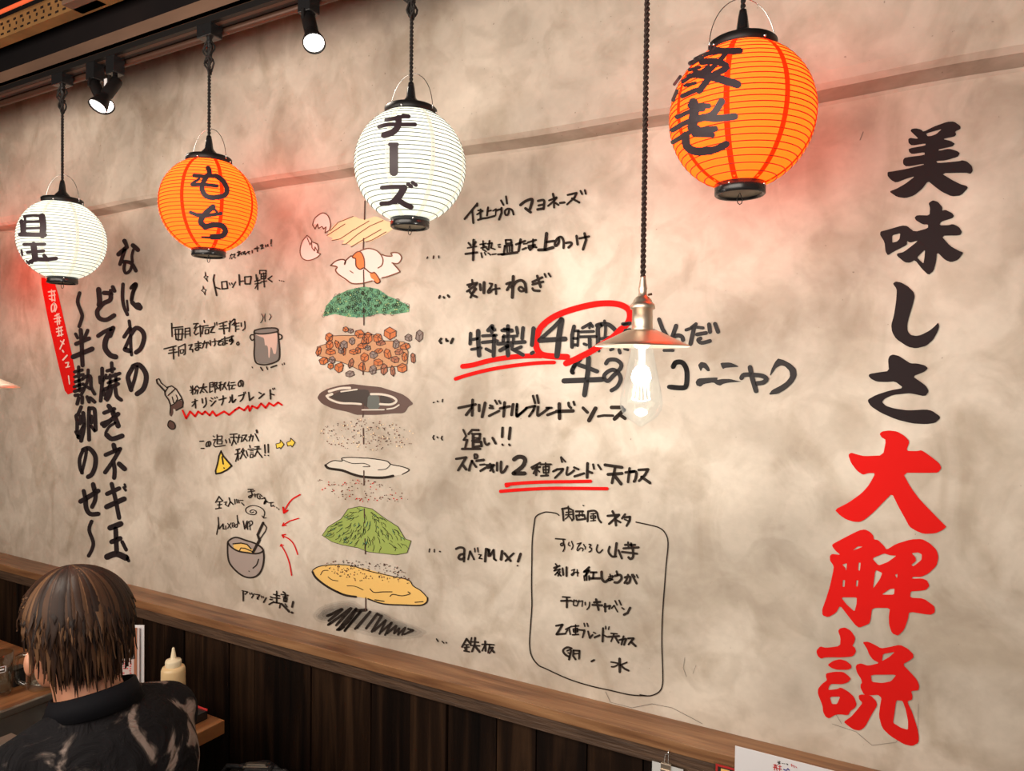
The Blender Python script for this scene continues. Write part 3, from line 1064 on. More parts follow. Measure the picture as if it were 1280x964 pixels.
~20 345,425 395,420 465,400
~18 450,350 480,330 475,395
~20 480,345 535,330
~22 535,320 535,370 510,435
~20 530,245 555,290
~20 580,205 590,275
~c20 610,345 600,385 575,388 570,350 600,328 640,340 655,385
~c28 725,290 770,255 830,232 842,250 820,330
~28 775,325 825,362
~c24 900,250 950,240 962,260 955,330
~22 905,295 955,285
~26 895,335 955,325
~24 1050,180 1058,215
~22 1010,245 1085,215 1060,250 1000,300
~20 1060,245 1060,315
~20 1075,270 1105,290
~22 1120,270 1165,265
@written_note|ink|same|640 220 8
~22 555,190 600,180 645,170 625,215 550,285
~22 600,225 672,265
~20 685,150 700,180
~20 728,142 738,178
@written_note|ink|second handwritten line from the top, right of the pink egg drawing|560 220 8
~20 205,670 225,695
~20 275,660 262,690
~24 255,640 250,840
~18 195,720 285,705
~22 175,780 290,765
~18 320,685 380,675
~18 350,650 350,720
~18 330,720 385,710
~18 345,735 380,755
~18 395,680 440,670 430,720 470,735
~20 415,650 405,735
~18 355,690 400,740
~18 330,770 340,815
~16 365,765 375,790
~16 400,770 425,790
~16 440,785 480,780
~18 500,690 520,685
~18 505,710 520,712
~20 500,785 560,780
~20 575,640 630,640 635,670 580,680 575,640
~22 570,700 560,760
~22 565,700 640,690 640,755
~18 590,710 592,760
~18 615,705 617,755
~26 540,785 690,765
~22 680,685 770,650
~24 725,635 705,750
~18 755,680 790,675
~20 745,735 780,720
~20 800,665 880,640
~20 805,700 870,690
~22 850,635 850,710 820,740 805,715 840,705 885,715
~32 985,575 970,730
~24 985,660 1060,650
~30 905,740 975,738 1050,715
~c24 1110,620 1105,670 1080,700 1068,680 1090,630 1130,610 1155,650 1155,720
~c24 1180,670 1225,665 1235,685 1205,715
@written_note|ink|same|640 220 8
~24 645,600 655,685
~22 675,625 770,605
~26 725,575 740,640 710,735
@written_dots|ink|three ink dots left of the second handwritten line|530 300 8
~14 35,170 30,185
~14 95,160 92,185
~14 145,160 148,180
@written_note|ink|third handwritten line from the top, right of the chopped green leeks drawing|520 320 8
~20 560,240 565,280
~24 515,290 610,270
~22 560,280 530,310
~22 605,285 510,355
~22 590,320 545,415
~24 530,345 560,390 605,410
~20 600,330 560,380
~26 640,285 645,340
~28 680,265 678,370
~22 735,275 760,280 735,345
~c20 740,320 720,350 722,370 745,360 770,335 835,325
~22 795,290 800,380
~30 972,205 962,415
~c26 905,280 950,265 940,290 910,340
~c28 960,320 1000,260 1055,245 1090,280 1100,360
~c22 1095,340 1050,355 1025,330 1050,310 1100,355
~24 1165,260 1260,215
~24 1165,285 1270,258
~26 1212,200 1245,310
~c24 1165,325 1180,345 1235,350
@written_note|ink|same|640 340 8
~20 325,20 338,50
~20 365,15 385,45
@written_dots|ink|three ink dots left of the third handwritten line|520 320 8
~20 238,400 230,420
~20 275,410 282,420
~22 318,395 330,410
@written_dots|ink|three bold ink dots left of the largest handwritten line|520 320 8
~26 250,830 235,850 250,870
~24 300,830 305,850 318,850
~26 350,870 368,830
@red_circle|redpaint|red hand-painted oval ringing part of the largest handwritten line|640 360 8
~c62 1075,430 1150,360 1178,290 1165,220 1100,175 1000,155 850,160 700,190 530,240 400,300 300,380 255,460 238,560 260,630 310,670 420,685 550,690
~c62 540,755 620,720 700,680 780,640 845,600 1000,500 1090,410
@red_underline|redpaint|pair of thick red strokes under the start of the largest handwritten line|560 370 8
~c50 145,705 250,690 400,650 600,615 800,600 930,600
~c38 75,830 200,790 400,740 600,705 800,680 940,668 1060,665
@written_note|boldink|upper row of the largest handwritten line, partly inside the red oval|560 370 8
~30 225,375 220,480
~26 225,440 300,425
~38 300,350 300,430 310,595
~26 235,535 330,520
~34 440,300 400,345
~30 440,310 465,340
~30 440,320 435,365
~26 345,400 480,392
~30 345,465 490,450
~34 460,400 455,600
~28 380,530 430,555
~32 598,300 600,400
~30 540,345 640,350
~26 560,330 640,340
~26 550,410 690,400
~30 560,400 550,450
~26 600,400 600,470
~26 655,410 650,470
~34 500,480 765,460
~34 520,545 600,500
~38 590,500 600,595
~34 640,480 640,530 750,590
~30 660,540 730,510
~28 685,315 695,375
~32 750,320 740,425
~38 855,325 840,490
~32 835,575 850,565
~34 1135,230 1060,310 915,440
~44 915,445 1170,430
~50 1135,240 1110,400 1090,600
@written_note|boldink|same|640 360 8
~34 620,385 600,470 600,590
~26 620,430 665,430 655,580
~24 615,505 650,505
~28 600,570 655,570
~28 785,355 705,400
~28 785,360 805,385
~24 780,370 775,400
~26 690,440 815,435
~26 665,490 845,485
~34 775,500 780,600
~26 720,560 745,570
~c38 860,610 860,500 860,400 900,365
~c38 850,375 900,362 970,370 1030,420 1060,470
~c26 925,330 935,400 930,490
~26 880,510 990,490 1060,480
~28 1105,360 1180,350
~30 1090,430 1180,420
~26 860,600 870,630
~26 985,620 1010,612
~30 1070,620 1080,650
~24 1125,610 1160,620
@written_note|boldink|same|760 370 8
~36 510,235 545,330 590,410
~38 680,300 640,420
~c38 650,410 700,395 740,410 750,440
~28 780,340 870,310 950,320
~30 830,320 880,280
~38 860,320 825,480
~34 890,385 980,370
~c34 925,425 900,440 935,470 1020,450
~36 1010,285 1020,360
~36 1070,280 1100,360
~28 160,290 215,280
~28 140,350 200,345
~26 440,340 465,350
~26 560,545 650,545
@written_note|boldink|lower row of the largest handwritten line, behind the clear pendant bulb|700 420 8
~c38 130,370 120,350 150,290 210,225
~38 190,290 280,320 370,355
~44 285,220 280,350 245,590
~46 40,450 300,440 420,435
~c36 460,275 490,240 560,240 610,280 600,330 530,400 480,450 445,430 445,390 490,350 540,340 590,380 605,440 570,510 515,545
@written_note|boldink|same|760 370 8
~c44 650,710 660,690 680,665 740,665 780,720 790,800 780,900 740,920 610,910
@written_note|boldink|same|860 410 8
^ 100,370 130,338 180,350 205,385 222,430 195,435 160,400 145,400 128,437 110,400
^ 75,540 100,505 200,498 300,495 290,520 340,510 420,510 500,530 542,538 400,548 350,560 325,578 290,570 255,545 160,560 125,590 85,575
^ 322,348 420,345 470,365 515,388 430,395 370,400 350,412 335,390
~c40 535,500 560,470 650,470 740,480 785,510 750,545 690,555
~42 620,395 640,500 680,630
^ 818,485 830,420 870,340 900,305 925,312 960,322 1030,360 1080,410 1088,480 1050,550 970,620 900,660 805,670 840,620 920,580 980,540 1020,490 1015,430 970,385 930,375 880,400 850,445
@written_note|ink|handwritten line level with the dark sauce puddle, ending at the tip of the pendant bulb|530 480 8
~26 345,240 515,205
~26 485,160 480,315
~26 475,240 420,310
~26 550,210 550,270
~28 610,190 580,330
~22 660,215 685,225
~22 655,240 690,245
~24 650,320 750,270
~20 710,165 730,200
~20 750,170 765,195
~26 760,245 855,225
~26 805,185 795,325
~28 890,205 875,310
~c26 930,200 925,320 960,300 1030,240
~26 1020,240 1110,220 1090,270 1050,325
~24 1090,120 1110,190
~24 1130,115 1145,190
@written_note|ink|same|660 480 8
~c26 100,230 95,315 130,300 210,240
~24 185,240 235,240
~28 195,310 265,285
~34 312,200 315,345
~34 285,275 450,270
~c26 405,190 410,220 430,240
~24 455,180 465,210
~30 550,240 595,285
~40 675,245 610,365
~^24 700,325 760,315 850,318
~36 835,235 940,235
~38 960,260 865,350
~34 920,310 970,345
@written_dots|ink|three ink dots left of the line beside the sauce puddle|530 480 8
~14 92,188 100,184
~16 132,172 138,178
~14 185,155 182,180
@written_note|ink|short handwritten word ending in two exclamation marks beside the crumbs|530 480 8
~20 392,460 420,520 395,560
~24 395,560 430,560 410,640
~24 380,650 560,650
~24 445,500 480,460 545,462
~24 480,500 560,500 555,555 480,570
~28 490,510 490,640
~26 490,580 570,580 575,620 500,630
~18 500,540 545,540
~c22 600,545 610,590 630,610 650,595
~24 685,540 715,595
~26 785,440 780,530
~28 862,440 850,550
~20 782,605 788,612
~20 850,605 858,615
@written_dots|ink|three ink dots beside the fried crumbs drawing|530 480 8
~16 98,518 88,535 98,555
~16 130,530 138,540
~16 180,525 172,545 182,560
@written_note|ink|handwritten line with a bold figure 2, underlined twice in red|560 540 8
~26 80,270 180,255 100,385
~26 140,320 180,375
~24 240,290 220,340 210,385
~22 235,290 280,350
~c20 265,250 265,225 290,230 290,260 265,265
~26 285,290 355,280
~20 320,330 365,325
~24 325,390 365,365 420,335
~22 380,330 460,330 420,390
~24 420,320 455,400
~22 400,360 440,350
~24 490,310 490,385
~c26 530,300 530,400 560,395 590,345
~c40 660,275 700,250 750,255 770,290 740,350 655,415
~40 655,415 765,415
~22 835,355 920,310
~22 845,370 920,350
~24 890,330 880,430
~20 880,370 855,415
~18 890,375 915,400
~20 925,325 1030,325
~18 950,350 1010,345 1005,410 955,410 950,350
~18 950,380 1005,378
~18 975,310 980,435
~20 930,440 1000,435
~24 1050,395 1090,375 1150,370 1130,400 1070,460
~20 1130,255 1140,300
~18 1130,250 1175,300
~c22 1195,355 1185,425 1215,420 1260,385
@written_note|ink|same|680 540 8
~22 300,355 345,375
~24 305,445 400,415
~28 435,315 430,455
~24 430,390 480,410
~20 490,325 500,370
~20 540,330 570,375
~30 610,330 780,355
~28 710,360 680,510
~30 640,425 780,415
~32 700,430 770,520
~24 815,405 910,395
~26 855,365 840,500
~c28 860,400 920,400 915,470 900,495
~28 945,380 1040,375 1010,430 950,490
~28 975,450 1060,510
@red_underline|redpaint|two thinner parallel red strokes under the bold figure 2|560 540 8
~36 585,540 610,530
~c34 580,525 800,508 1000,500 1200,498 1425,494
~c34 525,595 700,580 1000,565 1300,565 1590,568
@painted_character|black|large black brush-painted character at the very top of the right column|1090 140 8
385,190 395,170 440,163 490,175 515,198 620,145 750,98 820,95 885,140 885,170 830,195 843,225 825,245 705,270 790,290 828,318 805,345 765,352 665,375 668,388 770,366 850,390 880,412 855,450 730,485 640,490 658,512 870,492 905,482 950,495 1000,540 1008,590 985,620 940,607 690,612 800,680 890,725 945,738 960,760 890,835 800,845 700,800 620,740 560,690 500,770 420,835 335,862 250,850 170,795 240,770 330,720 432,642 350,665 240,708 190,680 155,640 155,600 200,595 340,570 520,528 515,518 345,548 310,520 310,480 330,455 527,430 525,402 400,422 370,400 365,365 535,335 535,314 400,337 365,310 362,270 385,258 450,268 460,262 410,215
-540,215 700,170 640,222 590,240 555,242
@painted_character|black|black brush-painted character with a small box on its left, second from the top of the right column|1090 240 8
565,110 610,82 660,100 702,150 702,188 735,178 800,210 820,240 805,262 690,297 675,333 760,333 810,320 870,350 900,400 880,435 690,437 780,540 870,590 915,605 860,680 790,703 730,680 650,600 640,700 615,790 565,832 500,770 430,680 380,708 330,705 250,640 250,615 320,600 470,482 380,508 350,490 350,530 210,600 160,635 135,600 125,500 80,430 85,395 130,385 300,335 350,340 425,400 560,362 560,325 510,325 440,285 425,255 450,232 575,235 580,160
-200,435 283,412 275,470 250,495 202,508
-530,575 450,655 485,690 515,715 525,650
@painted_character|black|black hook-shaped brush stroke letter, third from the top of the right column|1070 340 8
368,118 395,95 450,105 520,145 575,200 588,245 570,320 530,450 512,530 515,590 545,630 600,640 650,630 730,590 780,550 822,505 832,540 820,590 770,680 700,740 600,765 520,750 400,670 360,600 352,530 380,430 400,300 408,190 400,160
@painted_character|black|black brush-painted letter with a long curved foot just above the red characters|1060 430 8
400,160 415,120 450,105 510,120 570,160 625,195 690,195 770,215 800,245 760,280 645,325 720,375 780,420 808,475 770,525 640,497 600,494 450,510 370,545 338,580 380,620 460,645 600,665 780,655 840,668 920,725 915,750 870,790 780,803 640,795 480,755 330,690 230,625 200,580 200,555 280,510 420,465 555,440 470,375 380,382 290,378 230,350 205,320 215,300 300,285 410,270
@painted_character|redpaint|large red spreading three-stroke character, topmost red one|1030 530 8
555,100 580,75 650,65 730,75 800,115 857,175 820,270 930,272 975,262 1060,320 1150,390 1175,440 1140,488 1050,490 785,488 870,640 960,760 1140,945 1200,1005 1225,1030 1180,1065 1110,1095 995,1100 920,1070 855,1030 810,945 740,820 680,695 600,775 500,880 410,955 360,980 300,980 220,955 160,915 105,858 250,785 380,690 450,610 515,492 440,492 390,510 330,470 270,390 242,310 270,287 330,305 400,322 590,315 620,160 575,135
@painted_character|redpaint|red character crowded with many strokes and small windows, middle red one|1020 640 8
160,325 300,250 430,185 490,175 540,200 575,240 578,275 620,280 680,340 705,380 800,320 950,275 1060,270 1140,315 1205,380 1225,450 1205,540 1120,620 1050,650 965,650 958,668 1060,665 1110,685 1135,740 1100,780 1040,790 945,795 940,858 1075,865 1180,940 1190,980 1185,1010 1140,1032 930,997 920,1070 880,1180 820,1240 760,1215 730,1130 728,1040 740,962 590,960 560,975 555,1000 545,1080 530,1120 430,1160 390,1130 320,1040 240,935 200,1010 120,1055 65,1035 60,980 100,870 140,740 178,560 170,530 140,490 138,440 160,420 245,430 195,390 165,350
-365,388 415,345 470,348
-560,465 680,415 740,435 805,438 720,500 625,537
-955,412 1020,405 1058,425 1055,480 975,545 952,530 1000,490 995,455
-262,528 310,512 302,590 290,555
-425,508 447,508 438,590 420,580
-268,682 290,682 285,750 264,748
-403,684 424,684 416,746 399,744
-593,580 662,610 640,670 568,772
-790,630 815,618 810,665
-655,828 740,770 785,768 780,828
-250,855 408,855 405,920 385,998 300,920
@painted_character|redpaint|red character with a boxed left half at the bottom of the right column|1010 770 8
300,150 320,125 370,115 430,150 472,215 465,260 443,300 470,320 480,360 450,405 360,415 170,415 130,430 95,400 82,350 120,305 180,320 320,302 325,220
195,490 250,450 320,433 380,450 430,490 435,520 400,540 290,540 230,520
180,575 270,558 350,560 400,595 430,630 400,665 340,685 235,680 212,700 200,742 290,733 325,715 400,755 460,810 487,885 470,920 425,950 400,995 320,985 270,990 210,1027 175,1010 150,960 145,900 98,780 100,730 140,680 190,645 178,610
-218,818 240,808 322,808 290,882 240,882
545,262 600,258 660,285 730,325 800,315 920,288 1000,330 1050,380 1055,415 1020,445 945,485 1020,560 1090,640 1112,700 1105,745 1030,752 1045,800 1040,840 990,855 1040,960 1090,1110 1108,1200 1105,1270 1040,1303 960,1285 820,1200 740,1120 708,1000 720,900 735,820 700,790 625,795 560,790 525,720 525,685 540,670 530,630 490,570 475,510 490,485 530,475 600,500 715,472 650,440 612,390 590,330
-750,380 870,360 815,410 738,455
-628,590 885,588 830,655 740,672 638,660
-882,845 945,850 975,930 1000,1050 1000,1140 930,1120 850,1070 860,1000
505,795 540,785 625,795 680,850 692,895 640,980 570,1110 520,1147 460,1140 400,1100 355,1060 430,1010 500,930 545,870 510,835
'''
# ---------------------------------------------------------------- the setting
XL, XR = -5.0, 1.6
prof = [(0, .86), (0, 2.128), (-.004, 2.134), (-.05, 2.141), (-.060, 2.150), (-.0615, 2.17), (-.06, 3.1)]
nx = 90; V = []; F = []
for i in range(nx+1):
    x = XL+(XR-XL)*i/nx
    for j, (y, z) in enumerate(prof):
        wob = .003*math.sin(x*5.1)+.0025*math.sin(x*11.7+1) if 1 <= j <= 5 else 0
        V.append((x, y-(.002*math.sin(x*7) if j == 4 else 0), z+wob))
n = len(prof)
for i in range(nx):
    for j in range(n-1): F.append((i*n+j, (i+1)*n+j, (i+1)*n+j+1, i*n+j+1))
wall = mesh('wall_back', V, F, M['plaster'], smooth=False); tag(wall, kind='structure')
wb = MB().box((XL, .0, 0), (XR, .05, .86)).build('wall_core', M['plaster'], wall)
tag(MB().box((XL,-5,-.05), (XR,.05,0)).build('floor', M['floor']), kind='structure')
tag(MB().box((XL,-5,2.95), (XR,.05,3.0)).build('ceiling', M['darkceil']), kind='structure')
tag(MB().box((XL-.05,-5,0), (XL,.05,3.0)).build('wall_left', M['darkceil']), kind='structure')
# ledge along the wall
led = MB().box((XL,-.088,.876), (XR,.0,.900), .0015).build('trim_ledge', M['rail']); tag(led, kind='structure')
ap = MB().box((XL,-.080,.842), (XR,-.04,.876), .001).build('ledge_apron', M['raildark'], led)
ws = MB().box((XL,-.03,0), (XR,0,.842)).build('trim_wainscot', M['raildark']); tag(ws, kind='structure')
x = XL; k = 0; rr = random.Random(5)
while x < XR:
    wd = rr.uniform(.085, .135); dy = rr.choice((0, 0, .004, .007))
    p = MB().box((x+.0012, -.055-dy, .0), (min(x+wd, XR)-.0012, -.03, .842), .002).build('plank', M['plank2'] if rr.random() < .4 else M['plank'], ws)
    x += wd; k += 1
# beam, track, conduit, cable tray under the ceiling
zc = [on_y(75, q, -.300).z for q in (65, 82, 89)]
bm_ = MB().box((XL,-.304,zc[1]), (XR,-.298,zc[0])).box((XL,-.304,zc[1]), (XR,-.235,zc[1]+.006)).box((XL,-.241,zc[1]), (XR,-.235,zc[0])).build('ceiling_beam', M['beam'])
tag(bm_, 'brown steel channel beam running above the lighting track', 'beam')
TRZ = zc[2]
tk = MB().box((XL,-.297,zc[2]), (XR,-.262,zc[1]-.0005)).build('lighting_track', M['blackmetal'])
tag(tk, 'black lighting track from which the paper lanterns hang', 'lighting track')
MB().box((XL,-.285,zc[2]-.001), (XR,-.275,zc[2]+.002)).build('track_groove', M['copper'], tk)
cdt = MB().tube([(XL,-.250,zc[2]-.004), (XR,-.250,zc[2]-.004)], .0085, 10).build('conduit_pipe', M['copper'], smooth=True)
tag(cdt, 'thin coppery conduit pipe running behind the lighting track', 'pipe')
ty = empty('cable_tray', (-2, -.37, 2.55)); tag(ty, 'slotted metal cable tray under the dark ceiling in the top left corner', 'cable tray')
MB().box((XL+2,-.003,0), (XR+2,.0,.055)).box((XL+2,0,0), (XR+2,.03,.002)).build('side_plate', M['tray'], ty)
sl = MB(); i = 0
xx = -3
while xx < 3:
    sl.box((xx,-.0042,.036), (xx+.012,-.0025,.042)).box((xx+.012,-.0042,.022), (xx+.018,-.0025,.030)).box((xx+.002,-.0042,.008), (xx+.016,-.0025,.013)); xx += .034
tag(sl.build('slots', M['blackmetal'], ty), kind='stuff')
MB().box((XL,-.302,zc[0]), (XR,-.236,2.95)).build('ceiling_drop', M['darkceil'], bpy.data.objects['ceiling'])
tag(MB().tube([(XL,-.40,2.60), (XR,-.40,2.60)], .005, 8).build('ceiling_pipe', M['pipe_reflect'], smooth=True), 'thin red-glowing tube above the slotted cable tray', 'pipe')
jb = MB().box((-1.93,-.40,2.550), (-1.82,-.345,2.562), .002).build('junction_box', M['beam']); tag(jb, 'flat brown box fixed between beam and slotted tray', 'box')
MB().box((-1.935,-.405,2.562), (-1.815,-.34,2.567)).build('lid', M['brassdark'], jb)
# ---------------------------------------------------------------- paint and writing on the wall
def crom(P, sub=5):
    if len(P) < 3: return P
    Q = [P[0]]+P+[P[-1]]; out = []
    for i in range(1, len(Q)-2):
        a, b, c, d = Q[i-1], Q[i], Q[i+1], Q[i+2]
        for k in range(sub):
            t = k/sub
            out.append(tuple(.5*((2*b[j])+(-a[j]+c[j])*t+(2*a[j]-5*b[j]+4*c[j]-d[j])*t*t+(-a[j]+3*b[j]-3*c[j]+d[j])*t**3) for j in (0, 1)))
    out.append(P[-1]); return out
def chaikin(P, q=.17):
    out = []
    for i in range(len(P)):
        a = P[i]; b = P[(i+1) % len(P)]
        out.append((a[0]*(1-q)+b[0]*q, a[1]*(1-q)+b[1]*q)); out.append((a[0]*q+b[0]*(1-q), a[1]*q+b[1]*(1-q)))
    return out
def ribbon(P, w, taper=.85):
    """flat brush stroke: list of polygons in pixel space"""
    out = []; L = len(P)
    if L > 2:
        ok = all((P[i][0]-P[i-1][0])*(P[i+1][0]-P[i][0])+(P[i][1]-P[i-1][1])*(P[i+1][1]-P[i][1]) > .25*math.dist(P[i], P[i-1])*math.dist(P[i+1], P[i]) and math.dist(P[i], P[i-1]) > w*.12 for i in range(1, L-1))
    else: ok = True
    if ok:
        A = []; B = []; a = w/2
        for i in range(L):
            p, q = P[max(i-1, 0)], P[min(i+1, L-1)]; dx, dy = q[0]-p[0], q[1]-p[1]; l = math.hypot(dx, dy) or 1; nx_, ny_ = -dy/l, dx/l
            A.append((P[i][0]+nx_*a, P[i][1]+ny_*a)); B.append((P[i][0]-nx_*a, P[i][1]-ny_*a))
        for i in range(L-1): out.append([A[i], A[i+1], B[i+1], B[i]])
        for e, (c, n0) in enumerate(((P[0], A[0]), (P[-1], B[-1]))):
            vx, vy = n0[0]-c[0], n0[1]-c[1]; s_ = 1
            out.append([(c[0]+taper*0+vx*math.cos(t)-vy*math.sin(t), c[1]+vx*math.sin(t)+vy*math.cos(t)) for t in [math.pi*k/5 for k in range(6)]])
        return out
    ws_ = [w/2*(taper if i in (0, L-1) else 1) for i in range(L)]
    for i in range(L-1):
        (x0, y0), (x1, y1) = P[i], P[i+1]; dx, dy = x1-x0, y1-y0; l = math.hypot(dx, dy) or 1; nx_, ny_ = -dy/l, dx/l; a, b = ws_[i], ws_[i+1]
        out.append([(x0+nx_*a, y0+ny_*a), (x1+nx_*b, y1+ny_*b), (x1-nx_*b, y1-ny_*b), (x0-nx_*a, y0-ny_*a)])
    for i, (x0, y0) in enumerate(P):
        r = ws_[i]; out.append([(x0+r*math.cos(k*math.pi/4), y0+r*math.sin(k*math.pi/4)) for k in range(8)])
    return out
def parse(txt):
    groups = []; cur = None
    for ln in txt.strip().split('\n'):
        if not ln.strip(): continue
        if ln[0] == '@':
            nm, mt, lab, fr = ln[1:].split('|'); x0, y0, s = map(float, fr.split())
            if lab != 'same': cur = dict(name=nm, mat=mt, label=lab, items=[]); groups.append(cur)
            fx = (x0, y0, s); continue
        pts = [tuple(map(float, q.split(','))) for q in re.findall(r'-?[\d.]+,-?[\d.]+', ln.replace('-', '', 1) if ln[0] == '-' else ln)]
        px = [(fx[0]+a/fx[2], fx[1]+b/fx[2]) for a, b in pts]
        if ln[0] == '~':
            c, wd = re.match(r'~\^?(c?)(\d+)', ln).groups(); mm = re.match(r'~\^?c?\d+:(\w+)', ln); cur['items'].append(('s', mm.group(1) if mm else None, float(wd)/fx[2], crom(px, 4) if c else px))
        elif ln[0] == '^':
            mn = re.match(r'\^(\w*)', ln).group(1) or cur['mat']; cur['items'].append(('f', mn, 0, [chaikin(px)]))
        elif ln[0] == '-': cur['items'][-1][3].append(chaikin(px, .12))
        else: cur['items'].append(('f', cur['mat'], 0, [chaikin(px)]))
    return groups
LIT = ('redpaint', 'batterwhite', 'whitepaint'); WSC = {'boldink': 1.17, 'letter': 1.45, 'ink': 1.06, 'black': 1.05}
def wall_pt(p, off):
    v = on_y(p[0], p[1], -off)
    return v
def paint(g, gi, mapper=wall_pt, base=.0008, parent=None, ws=1.0):
    V = []; F = []; fm = []; mats = []
    def mi(n):
        if n not in mats: mats.append(n)
        return mats.index(n)
    off0 = base+gi*.000012
    nf = 0; ws = ws*WSC.get(g['mat'], 1)
    for k, (t, mn, w_, data) in enumerate(g['items']):
        m_ = mi(mn or g['mat']); nf += t == 'f'; off = off0+(.0009 if t == 's' else 0)+(min(nf, 60)*.000012 if t == 'f' else (k*.00004 if (mn or g['mat']) in LIT else 0))
        if t == 's':
            for poly in ribbon(data, w_*ws*(.86 if g['mat'] == 'ink' and w_ < 2.3 else 1)):
                b = len(V); V += [mapper(q, off) for q in poly]; F.append(tuple(range(b, b+len(poly)))); fm.append(m_)
        else:
            flat = [Vector((x_, y_, 0)) for loop in data for (x_, y_) in loop]
            tris = tessellate_polygon([[Vector((x_, y_, 0)) for (x_, y_) in loop] for loop in data])
            b = len(V); V += [mapper((q.x, q.y), off) for q in flat]
            for t_ in tris: F.append(tuple(i+b for i in t_)); fm.append(m_)
    o = mesh(g['name'], V, F, None, parent, mats=[M[x_] for x_ in mats], fm=fm)
    if g['label']: o['label'] = g['label']
    return o
GROUPS = parse(WRITING)
for gi, g in enumerate(GROUPS): paint(g, gi, parent=wall)
# procedural pieces of the food drawing (chopped leeks, meat cubes, crumbs, cabbage)
rr = random.Random(3)
def inpoly(x, y, P):
    c = False
    for i in range(len(P)):
        (x1, y1), (x2, y2) = P[i], P[i-1]
        if (y1 > y) != (y2 > y) and x < (x2-x1)*(y-y1)/(y2-y1)+x1: c = not c
    return c
def tr(P, fr): return [(fr[0]+a/fr[2], fr[1]+b/fr[2]) for a, b in P]
def sample(P):
    xs = [p[0] for p in P]; ys = [p[1] for p in P]
    while True:
        x, y = rr.uniform(min(xs), max(xs)), rr.uniform(min(ys), max(ys))
        if inpoly(x, y, P): return x, y
fr = (385, 290, 8)
DOME = tr([(150,845), (180,740), (270,640), (400,580), (560,545), (700,570), (800,640), (900,680), (1010,740), (1010,800), (850,825), (700,815), (560,855), (400,850), (270,820)], fr)
items = [('f', 'leek', 0, [DOME])]
for _ in range(230):
    x, y = sample(DOME); r = rr.uniform(1.1, 2.0); e = abs(x-455)/55
    items.append(('s', 'ink', .42, [(x+r*math.cos(a), y+r*1.15*math.sin(a)) for a in [i*math.pi/3+.3 for i in range(7)]]))
g = dict(name='drawn_layer', mat='leekdark', label='painted mound of chopped green leeks in the layered food drawing', items=items)
for _ in range(90):
    x, y = sample(DOME); r = 1.0; items.insert(1, ('f', 'leeklight' if abs(x-455) > rr.uniform(10, 55) else 'leekdark', 0, [[(x+r*1.3*math.cos(a), y+r*math.sin(a)) for a in [i*math.pi/3 for i in range(6)]]]))
paint(g, 60, parent=wall)
fr = (385, 390, 8)
blob = tr([(90,350), (180,320), (240,240), (330,235), (470,235), (560,225), (680,230), (760,290), (850,290), (960,300), (1000,400), (990,520), (880,545), (760,560), (690,580), (600,600), (540,595), (440,545), (330,500), (200,470), (110,440)], fr)
items = [('f', 'meattan', 0, [blob])]
CH = '''210,255,40,48,o 375,175,30,28,o 425,190,30,24,k 515,220,50,45,o 600,260,45,60,o 695,260,50,45,o 820,215,65,65,o 1003,258,38,38,k 1112,240,38,60,k
215,330,38,48,o 292,325,24,45,o 360,330,40,45,k 440,292,32,38,k 545,340,60,30,o 728,312,50,26,b 880,322,36,48,k 970,345,55,35,o 105,395,26,50,o 225,400,55,32,o 360,395,20,42,o
455,400,45,28,o 598,360,32,28,k 705,390,45,25,o 795,420,36,55,o 910,400,48,30,b 655,430,42,40,k 565,455,42,48,o 240,480,34,38,k 155,490,50,38,o 870,475,46,34,b 965,450,28,48,o 1050,462,26,52,b
430,515,26,52,b 700,505,52,36,o 225,540,30,34,o 310,555,45,55,o 540,550,36,48,o 648,580,38,48,k 760,575,36,58,b 845,590,24,55,b 940,560,55,48,o 418,620,48,32,k 330,390,30,30,k 560,290,28,40,o 500,385,30,34,o'''
for c in CH.split():
    x, y, a, b, t = c.split(','); x, y, a, b = map(float, (x, y, a, b)); x = fr[0]+x/8; y = fr[1]+y/8; a /= 8; b /= 8; ro = rr.uniform(-.35, .35)
    P = []
    for i in range(6):
        an = i*math.pi/3+.5+rr.uniform(-.2, .2); P.append((a*math.cos(an), b*math.sin(an)))
    P = [(x+px*math.cos(ro)-py*math.sin(ro), y+px*math.sin(ro)+py*math.cos(ro)) for px, py in P]
    items.append(('f', {'o': 'meat', 'b': 'meatbrown', 'k': 'konnyaku'}[t], 0, [P])); items.append(('s', None, .9, P+[P[0]])); items.append(('s', None, .7, [P[1], (x, y), P[3]])); items.append(('s', None, .7, [(x, y), P[5]]))
items.append(('s', None, .8, blob+[blob[0]]))
paint(dict(name='drawn_layer', mat='inkbrown', label='painted scatter of orange meat pieces and grey cubes in the layered food drawing', items=items), 62, parent=wall)
def dots(P, n_, cols, lab, gi, rad=(.45, .92)):
    it = []
    for _ in range(n_):
        x, y = sample(P); r = rr.uniform(*rad); it.append(('f', rr.choice(cols), 0, [[(x+r*math.cos(a), y+r*math.sin(a)) for a in [i*math.pi/3 for i in range(6)]]]))
    o = paint(dict(name='drawn_crumbs', mat=cols[0], label=lab, items=it), gi, parent=wall); o['kind'] = 'stuff'
dots(tr([(110,640), (250,520), (600,500), (900,560), (1050,650), (1040,780), (880,800), (600,840), (350,800), (150,740)], (385,460,8)), 210, ['inkbrown', 'inkbrown', 'eggline', 'eggline', 'mayo'], 'painted brown crumbs under the sauce puddle', 64)
dots(tr([(95,395), (250,395), (600,400), (840,470), (1030,590), (880,620), (500,620), (330,590), (130,500)], (385,550,8)), 120, ['eggline', 'eggline', 'redpaint', 'inkbrown'], 'painted reddish crumbs above the cabbage mound', 65)
CAB = tr([(140,395), (200,310), (330,230), (400,130), (520,105), (640,130), (760,220), (900,310), (970,430), (1030,450), (990,570), (880,590), (730,575), (600,560), (500,520), (340,490), (240,460)], (385,620,8))
